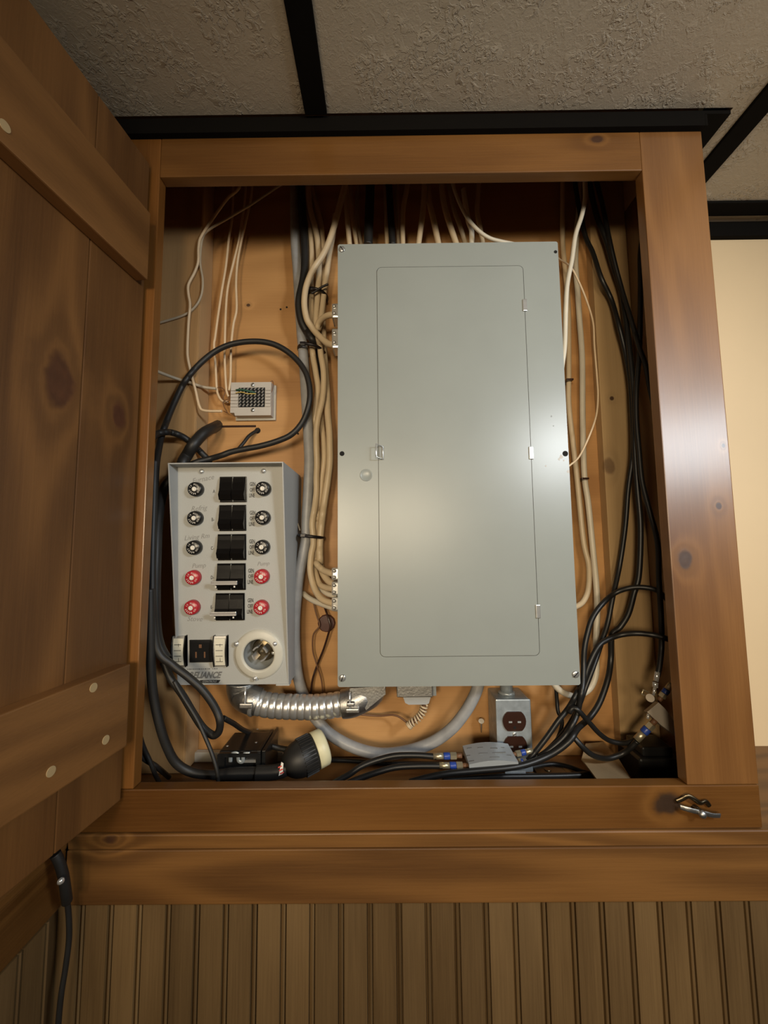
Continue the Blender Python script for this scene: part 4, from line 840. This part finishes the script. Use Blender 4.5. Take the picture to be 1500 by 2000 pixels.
na, nb_ = at(940, 1409, .781), at(941, 1434, .799)
nl = thing('nail', 'bent nail with a pale head sticking out left of the outlet box', 'nail', nb_)
obj('shank', MB().cyl(nb_+V((0, .004, 0)), na, .0013, seg=8), 'steel', nl); obj('head', MB().cyl(na, na+(na-nb_).normalized()*.0014, .0052, seg=14), 'white', nl)
# transformer under the panel
tr = thing('bell_transformer', 'small grey box with rounded bottom hung under the breaker panel', 'transformer', at(812, 1375, .75))
q0, q1 = at(775, 1343, .74), at(845, 1361, .74)
zpb = PZ-PH/2+.003
obj('case', B(q0.x, q1.x, .738, .79, q1.z, zpb, bev=.0015), 'cast', tr)
q2, q3 = at(787, 1361, .742), at(842, 1376, .742)
obj('lower_case', MB().prism([(q2.x, q1.z), (q3.x, q1.z), (q3.x-.004, q3.z+.002), (q3.x-.008, q3.z), (q2.x+.010, q3.z), (q2.x+.004, q3.z+.003)], .04, XZ(.742)), 'tsw2', tr)
obj('side_tab', B(q1.x, q1.x+.008, .75, .752, q1.z-.002, zpb, bev=.0003), 'galv', tr)
cpt = smoothpath(pts([(828, 1377), (825, 1391), (816, 1403), (803, 1413), (798, 1418)], .755), 12)
co = obj('lead_core', MB().tube(cpt, .0035, 8), 'copper', tr)
hx = []
for i in range(181):
    t = i/180*(len(cpt)-1); j = min(int(t), len(cpt)-2); p = cpt[j].lerp(cpt[j+1], t-j); tn = (cpt[j+1]-cpt[j]).normalized(); sd = tn.cross(V((0, 1, 0))).normalized(); u2 = sd.cross(tn); a = i/180*2*math.pi*10
    hx.append(p+sd*.0058*math.cos(a)+u2*.0058*math.sin(a))
obj('coiled_lead', MB().tube(hx, .0018, 6), 'nm', tr)
cable('bell_wire', [(800, 1416, .757), (796, 1412, .76), (772, 1397, .77), (738, 1398, .78), (700, 1395, .783), (680, 1392, .785)], .0019, 'copper', 'thin brown wire running from the coiled lead toward the flexible conduit', 'wire')
# ================================================================== splitter on the right side boards
sw_ = thing('wall_splitter', 'beige cast splitter with blue-banded fittings on the right side boards', 'splitter', at(1285, 1400, 0.700))
Yq = 0.691
a_, b_, c_, d_ = at(1262, 1390, Yq-.006), at(1284, 1371, Yq-.008), at(1316, 1435, Yq), at(1300, 1392, Yq)
n0 = V((-.35, -.9, .1)).normalized()
ux = (at(1284, 1371, Yq)-at(1262, 1390, Yq)).normalized(); uy = n0.cross(ux).normalized(); n0 = ux.cross(uy)
if n0.y > 0: n0 = -n0
QM = Matrix((ux, uy, n0)).transposed().to_4x4(); QM.translation = at(1274, 1381, Yq)
if (QM.to_3x3() @ V((0, 1, 0))).z > 0: sgn = -1
else: sgn = 1
hw_ = .0125; poly = [(-hw_, 0), (hw_, 0), (hw_+.001, .012*sgn), (hw_-.001, .026*sgn), (hw_-.006, .042*sgn), (-hw_+.014, .054*sgn), (-hw_+.008, .05*sgn), (-hw_+.002, .025*sgn)]
obj('splitter_body', MB().prism(poly, .014, QM @ Matrix.Translation((0, 0, -.012))), 'splitter2', sw_)
fcon(at(1243, 1445, 0.695), at(1281, 1406, 0.687), .0062, sw_)
fcon(at(1312, 1335, 0.683), at(1287, 1368, 0.687), .0052, sw_)
obj('coax_fitting', MB().cyl(at(1284, 1312, 0.687), at(1281, 1330, 0.687), .0040, seg=14).cyl(at(1280, 1332, 0.687), at(1279, 1342, 0.687), .0048, seg=6).cyl(at(1279, 1342, 0.687), at(1276, 1358, 0.687), .0024, seg=12), 'bright', sw_)
g_ = at(1270, 1364, 0.685); obj('ground_lug', MB().cyl(g_+V((-.004, -.006, .003)), g_+V((.005, .006, -.003)), .0062, seg=18), 'splitter2', sw_)
obj('ground_clip', MB().tube(pts([(1266, 1352), (1256, 1347), (1253, 1356), (1259, 1358)], 0.685), .0012, 8), 'brass', sw_)
obj('lower_port', MB().cyl(at(1266, 1394, 0.689), at(1265, 1404, 0.687), .0022, seg=10), 'bright', sw_)
# cardboard and dark bits in the right corner
cd = [at(1144, 1452, .775), at(1178, 1449, .79), at(1206, 1478, .735), at(1238, 1530, .675), at(1172, 1530, .675), at(1136, 1482, .73)]
cm = MB(); nrm = V((.05, -.6, .8)).normalized()*.003
cm.add(cd+[p-nrm for p in cd], [(0, 1, 2, 3, 4, 5), (11, 10, 9, 8, 7, 6)]+[(i, (i+1) % 6, 6+(i+1) % 6, 6+i) for i in range(6)])
tag(obj('cardboard_scrap', cm, 'card'), 'torn scrap of brown cardboard leaning in the right of the cabinet floor', 'cardboard')
k0_, k1_ = at(1252, 1475, .72), at(1310, 1475, .66)
bk = thing('power_adapter', 'black plug-in power adapter in the dark right corner of the cabinet', 'adapter', V((.46, .73, LED)))
obj('case', B(.422, .492, .698, .765, LED+.001, LED+.045, bev=.004), 'black', bk)
obj('case_top', B(.432, .484, .705, .752, LED+.045, LED+.060, bev=.003), 'black', bk)
tag(obj('floor_strap', B(.262, .315, .735, .755, LED+.0005, LED+.004, bev=.001).cyl(V((.285, .745, LED+.003)), V((.285, .745, LED+.0055)), .006, seg=16), 'darkmetal'), 'dull metal strap with a round stud on the cabinet floor', 'metal strap')
# ================================================================== cord in the wall corner below the door
hc = thing('corner_cord', 'dark cord with a metal-tipped end hanging down the panelled corner below the door', 'cord', (WL+.012, .585, .6))
cw = [at(116, 1672, .555), at(118, 1700, .56), at(126, 1740, .567), at(133, 1775, .573), at(135, 1830, .575), at(128, 1890, .573), at(120, 1940, .57), at(114, 2000, .57), at(110, 2080, .57), at(112, 2200, .57), at(118, 2500, .58)]
obj('cord', MB().tube(smoothpath(cw, 8), .0034, 10), 'rubber', hc)
obj('cord_end', MB().tube(smoothpath([at(108, 1668, .55), at(116, 1684, .552), at(124, 1712, .555), at(129, 1745, .56), at(131, 1760, .565)], 6), .0062, 12), 'rubber', hc)
tp_ = at(119, 1719, .545); obj('metal_tip', MB().lathe([(.004, 0), (.004, .003), (.002, .0045), (.0001, .005)], frame(tp_, (.6, -.8, 0)), 12), 'bright', hc)
lay_cables()
